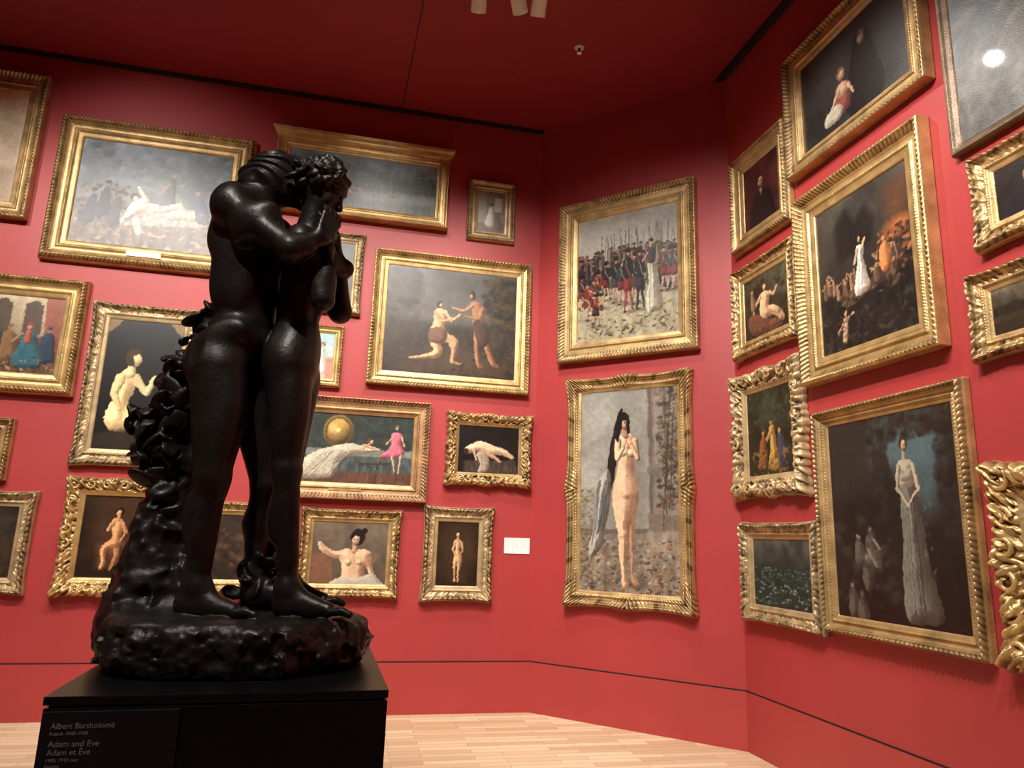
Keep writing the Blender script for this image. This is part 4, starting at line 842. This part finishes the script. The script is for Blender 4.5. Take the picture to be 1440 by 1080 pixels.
for i in range(60): curl(.035+R.uniform(-.03,.04),R.uniform(-.08,.08),1.745+R.uniform(-.05,.04))
# --- rock, foliage ---
Fr=newF()
s=region(lo,(hi[0],hi[1],.45));X,Y,Z=loc(s);X=X+0*Y+0*Z;Y=Y+0*X;Z=Z+0*X
ca,sa=math.cos(math.radians(14.5)),math.sin(math.radians(14.5))
u=(X+.03)*ca+Y*sa;v=-(X+.03)*sa+Y*ca
grow=1+.03*np.sin(5*np.arctan2(v,u)+1)+.03*np.sin(Z*20)
rr=np.sqrt((u/(.42*grow))**2+(v/(.30*grow))**2)
d1=(rr-1)*.31;top=.158+.09*np.clip(-u-.2,0,1)+.012*vnoise(X,Y,Z,8,2)
d2=np.maximum(Z-top,-Z-.0)
q1=np.maximum(d1+.04,0);q2=np.maximum(d2+.04,0)
d=np.minimum(np.maximum(d1+.04,d2+.04),0)+np.sqrt(q1*q1+q2*q2)-.04
d+= (.026*(np.abs(vnoise(X,Y,Z,17,5)-.5)*2-.4)+.018*(vnoise(X,Y,Z,36,6)-.5)+.010*(vnoise(X,Y,Z,75,7)-.5))*np.clip((.17-Z)/.04,0.3,1)
Fr[s]=np.minimum(Fr[s],d.astype(np.float32));del X,Y,Z,u,v,rr,d1,d2,q1,q2,d
rc(Fr,(-.39,.03,.12),(-.36,.07,.42),.135,.095,.05);rc(Fr,(-.36,.07,.4),(-.33,.09,.72),.095,.075,.05)
rc(Fr,(-.33,.09,.7),(-.31,.10,.98),.08,.065,.05);rc(Fr,(-.31,.10,.95),(-.24,.12,1.22),.06,.04,.04);rc(Fr,(-.25,.05,.15),(-.3,.06,.35),.12,.06,.05)
rc(Fr,(-.05,.24,.15),(.0,.24,.5),.07,.05,.04)
s=region((-.66,-.3,.0),(.2,.4,1.4));X,Y,Z=loc(s);X=X+0*Y+0*Z;Y=Y+0*X;Z=Z+0*X
Fr[s]+=(.03*(np.abs(vnoise(X,Y,Z,15,8)-.5)*2-.4)+.014*(vnoise(X,Y,Z,36,9)-.5)).astype(np.float32)*np.clip((Z-.17)/.05,0,1).astype(np.float32)
del X,Y,Z
def leaves(path,n,spread,size,seed):
    R=random.Random(seed);P=np.array(path,float)
    for i in range(n):
        t=R.random()*(len(P)-1);j=int(t);p=P[j]+(P[min(j+1,len(P)-1)]-P[j])*(t-j)
        q=p[:3]+np.array([R.uniform(-1,1),R.uniform(-1,.8),R.uniform(-1,1)])*spread
        sz=size*R.uniform(.7,1.25);rm=rotm(R.uniform(0,6.28),R.uniform(-1,1),R.uniform(-1.5,1.5))
        el(Fr,q,(sz,sz*.62,sz*.24),rm,.003)
        n_=np.array(rm[2]);el(Fr,q+n_*sz*.38,(sz*.72,sz*.4,sz*.26),rm,.003,True)
leaves([(-.23,.05,1.26),(-.275,.04,1.18),(-.30,.04,1.09),(-.325,.03,.99)],70,.055,.048,3)
leaves([(-.325,.03,.99),(-.35,.01,.91),(-.375,.0,.83),(-.39,.0,.76),(-.375,.01,.69),(-.35,.03,.6)],120,.060,.050,4)
leaves([(-.435,.0,.80),(-.43,.0,.73)],26,.050,.046,5)
leaves([(.03,.2,.5),(-.01,.17,.4),(.0,.15,.3),(-.08,.15,.24)],50,.045,.042,9)
F=smin(Fa,Fe,.010);F=smin(F,Fh,.005);F=smin(F,Fr,.010)
del Fa,Fe,Fh,Fr
F=np.maximum(F,-(ax[2][None,None,:].astype(np.float32)))
F[:, :, 0]=.1;F[0]=.1;F[-1]=.1;F[:,0]=.1;F[:,-1]=.1;F[:,:,-1]=.1
def surface_nets(F):
    I=F<0
    c=np.zeros(tuple(np.array(F.shape)-1),dtype=np.uint8);nx,ny,nz=c.shape
    for a in(0,1):
        for b in(0,1):
            for d in(0,1): c+=I[a:a+nx,b:b+ny,d:d+nz]
    act=np.argwhere((c>0)&(c<8));idm=np.full(c.shape,-1,dtype=np.int32);idm[tuple(act.T)]=np.arange(len(act))
    cor={}
    for a in(0,1):
        for b in(0,1):
            for d in(0,1): cor[(a,b,d)]=F[act[:,0]+a,act[:,1]+b,act[:,2]+d]
    S=np.zeros((len(act),3));Cn=np.zeros(len(act))
    for p in list(cor):
        for ax_ in range(3):
            if p[ax_]==0:
                q=list(p);q[ax_]=1;q=tuple(q);f0,f1=cor[p],cor[q];m=(f0<0)!=(f1<0)
                t=np.where(m,f0/(f0-f1+1e-20),0)
                pos=np.tile(np.array(p,float),(len(act),1));pos[:,ax_]=t
                S+=pos*m[:,None];Cn+=m
    V=(act+S/Cn[:,None])*hs+lo
    Q=[]
    for ax_ in range(3):
        o1,o2=(ax_+1)%3,(ax_+2)%3
        sl0=[slice(None)]*3;sl1=[slice(None)]*3;sl0[ax_]=slice(0,-1);sl1[ax_]=slice(1,None)
        e=I[tuple(sl0)]!=I[tuple(sl1)];E=np.argwhere(e)
        E=E[(E[:,o1]>0)&(E[:,o2]>0)&(E[:,o1]<F.shape[o1]-1)&(E[:,o2]<F.shape[o2]-1)]
        ins=I[E[:,0],E[:,1],E[:,2]]
        def g(a,b):
            T=E.copy();T[:,o1]+=a;T[:,o2]+=b;return idm[T[:,0],T[:,1],T[:,2]]
        q=np.stack([g(-1,-1),g(0,-1),g(0,0),g(-1,0)],1)
        q[~ins]=q[~ins][:,::-1];Q.append(q)
    Q=np.concatenate(Q);Q=Q[(Q>=0).all(1)]
    return V,Q
V,Q=surface_nets(F);del F
HP=1.15;SX,SY=-.884,2.57
st_=np_mesh('bronze_sculpture_of_embracing_couple',V,Q,M_bronze,None,True)
st_.location=(SX,SY,HP+.002)

# ------------------------------------------------------------------ plinth
pl=bpy.data.objects.new('museum_plinth',None);link(pl);pl.location=(SX,SY,0);pl.rotation_euler=(0,0,math.radians(14.5))
def bev(o,w):
    m=o.modifiers.new('bevel','BEVEL');m.width=w;m.segments=2
h_=.452
v,f=box_geo(-h_,h_,-h_,h_,HP-.022,HP);bev(mesh_obj('top_plate',v,f,M_plinth,pl),.002)
v,f=box_geo(-h_+.012,h_-.012,-h_+.012,h_-.012,HP-.032,HP-.021);mesh_obj('shadow_gap',v,f,M_black,pl)
v,f=box_geo(-h_+.002,h_-.002,-h_+.002,h_-.002,.06,HP-.03);bev(mesh_obj('body',v,f,M_plinth,pl),.002)
v,f=box_geo(-h_+.03,h_-.03,-h_+.03,h_-.03,0,.06);mesh_obj('toe_kick',v,f,M_black,pl)
v,f=box_geo(-h_+.006,-h_+.34,-h_-.010,-h_+.001,HP-.33,HP-.036);bev(mesh_obj('label_panel',v,f,M_labelpan,pl),.001)
def txt(t,size,z,x=-h_+.03):
    cu=bpy.data.curves.new('lettering','FONT');cu.body=t;cu.size=size;cu.extrude=.0003;cu.materials.append(M_text)
    o=bpy.data.objects.new('lettering',cu);link(o,pl);o.location=(x,-h_-.0108,z);o.rotation_euler=(math.pi/2,0,0)
txt('Albert Bartholomé',.020,HP-.077);txt('French 1848–1928',.012,HP-.093)
txt('Adam and Eve',.021,HP-.121);txt('Adam et Ève',.020,HP-.141)
txt('1905, 1910 cast',.012,HP-.157);txt('bronze',.012,HP-.171);txt('Felton Bequest, 1910',.01,HP-.195);txt('N4-3',.01,HP-.195,-h_+.27)

# ------------------------------------------------------------------ ceiling fittings + lights
def cyl_geo(r1,r2,z0,z1,n=24,capb=True):
    v=[];f=[]
    for z,r in((z0,r1),(z1,r2)):
        for i in range(n): a=2*math.pi*i/n;v.append((r*math.cos(a),r*math.sin(a),z))
    for i in range(n): f.append((i,(i+1)%n,n+(i+1)%n,n+i))
    if capb: f.append(tuple(range(2*n-1,n-1,-1)))
    return v,f
def spot(x,y,tgt,power,ang=75,blend=.75,rad=.06,color=(1,.94,.87),z=5.88):
    e=bpy.data.objects.new('track_spotlight',None);link(e);e.location=(x,y,z)
    v,f=box_geo(-.02,.02,-.02,.02,.0,HC-z-.003);mesh_obj('stem',v,f,M_lamp,e)
    v,f=box_geo(-.09,.09,-.035,.035,HC-z-.04,HC-z-.002);mesh_obj('mount_box',v,f,M_lamp,e)
    hd=bpy.data.objects.new('head',None);link(hd,e)
    dv=Vector(tgt)-Vector((x,y,z));q=dv.to_track_quat('-Z','Y');hd.rotation_euler=q.to_euler()
    v,f=cyl_geo(.062,.062,-.09,.06,28);a=mesh_obj('can',v,f,M_lamp,hd,True)
    m=a.modifiers.new('s','SOLIDIFY');m.thickness=.004
    v,f=cyl_geo(.066,.055,.05,.075,28);mesh_obj('heat_sink',v,f,M_lamp,hd)
    L=bpy.data.lights.new('lamp','SPOT');L.energy=power;L.spot_size=math.radians(ang);L.spot_blend=blend;L.shadow_soft_size=rad;L.color=color
    lo_=bpy.data.objects.new('lamp',L);link(lo_,hd);lo_.location=(0,0,-.10)
P0=480
for x,y,t,p in[
 (-4.6,2.2,(-4.8,6.0,2.6),1),(-3.2,2.5,(-3.6,6.3,2.4),1),(-1.9,2.9,(-2.2,6.6,2.2),1),(-.6,3.2,(-1.0,6.9,2.0),.9),
 (-3.6,3.5,(-3.5,6.3,4.2),.3),(-1.0,4.75,(-1.6,6.9,3.9),.18),(.30,4.53,(2.5,4.2,3.4),.22),
 (-.37,5.02,(-.6,7.0,2.0),.3),(-.05,5.02,(.9,6.7,2.0),.3),(.12,5.05,(-.2,7.1,3.2),.2),
 (-.4,2.8,(1.0,6.7,2.2),.85),(.4,2.2,(1.9,6.0,2.2),.7),
 (-.6,2.4,(2.3,4.8,2.1),1),(-.2,1.4,(2.6,3.6,2.1),1),(.6,.2,(3.0,2.0,2.2),.9),
 (-3.5,.6,(-3.5,4.5,.0),.7),(-1.2,.2,(-.9,4.4,.0),.95)]:
    spot(x,y,t,P0*p)
e=bpy.data.objects.new('ceiling_sprinkler',None);link(e);e.location=(.52,5.77,HC-.001)
v,f=cyl_geo(.04,.045,-.006,0);mesh_obj('rose',v,f,M_lamp,e);v,f=cyl_geo(.01,.012,-.05,-.005);mesh_obj('nozzle',v,f,M_black,e)
v,f=cyl_geo(.022,.022,-.055,-.05);mesh_obj('deflector',v,f,M_lamp,e)

w=bpy.data.worlds.new('world');scene.world=w;w.use_nodes=True
w.node_tree.nodes['Background'].inputs[0].default_value=(.5,.45,.42,1);w.node_tree.nodes['Background'].inputs[1].default_value=.05

# ------------------------------------------------------------------ camera
t_,r_=.2127,.0327
Fv=Vector((0,math.cos(t_),math.sin(t_)));R0=Vector((1,0,0));U0=Vector((0,-math.sin(t_),math.cos(t_)))
Rv=math.cos(r_)*R0+math.sin(r_)*U0;Uv=-math.sin(r_)*R0+math.cos(r_)*U0
cd=bpy.data.cameras.new('camera');cd.sensor_width=36;cd.lens=36*1001.2/1440;cd.clip_start=.05
co=bpy.data.objects.new('camera',cd);link(co)
co.matrix_world=Matrix(((Rv[0],Uv[0],-Fv[0],0),(Rv[1],Uv[1],-Fv[1],0),(Rv[2],Uv[2],-Fv[2],1.6),(0,0,0,1)))
scene.camera=co
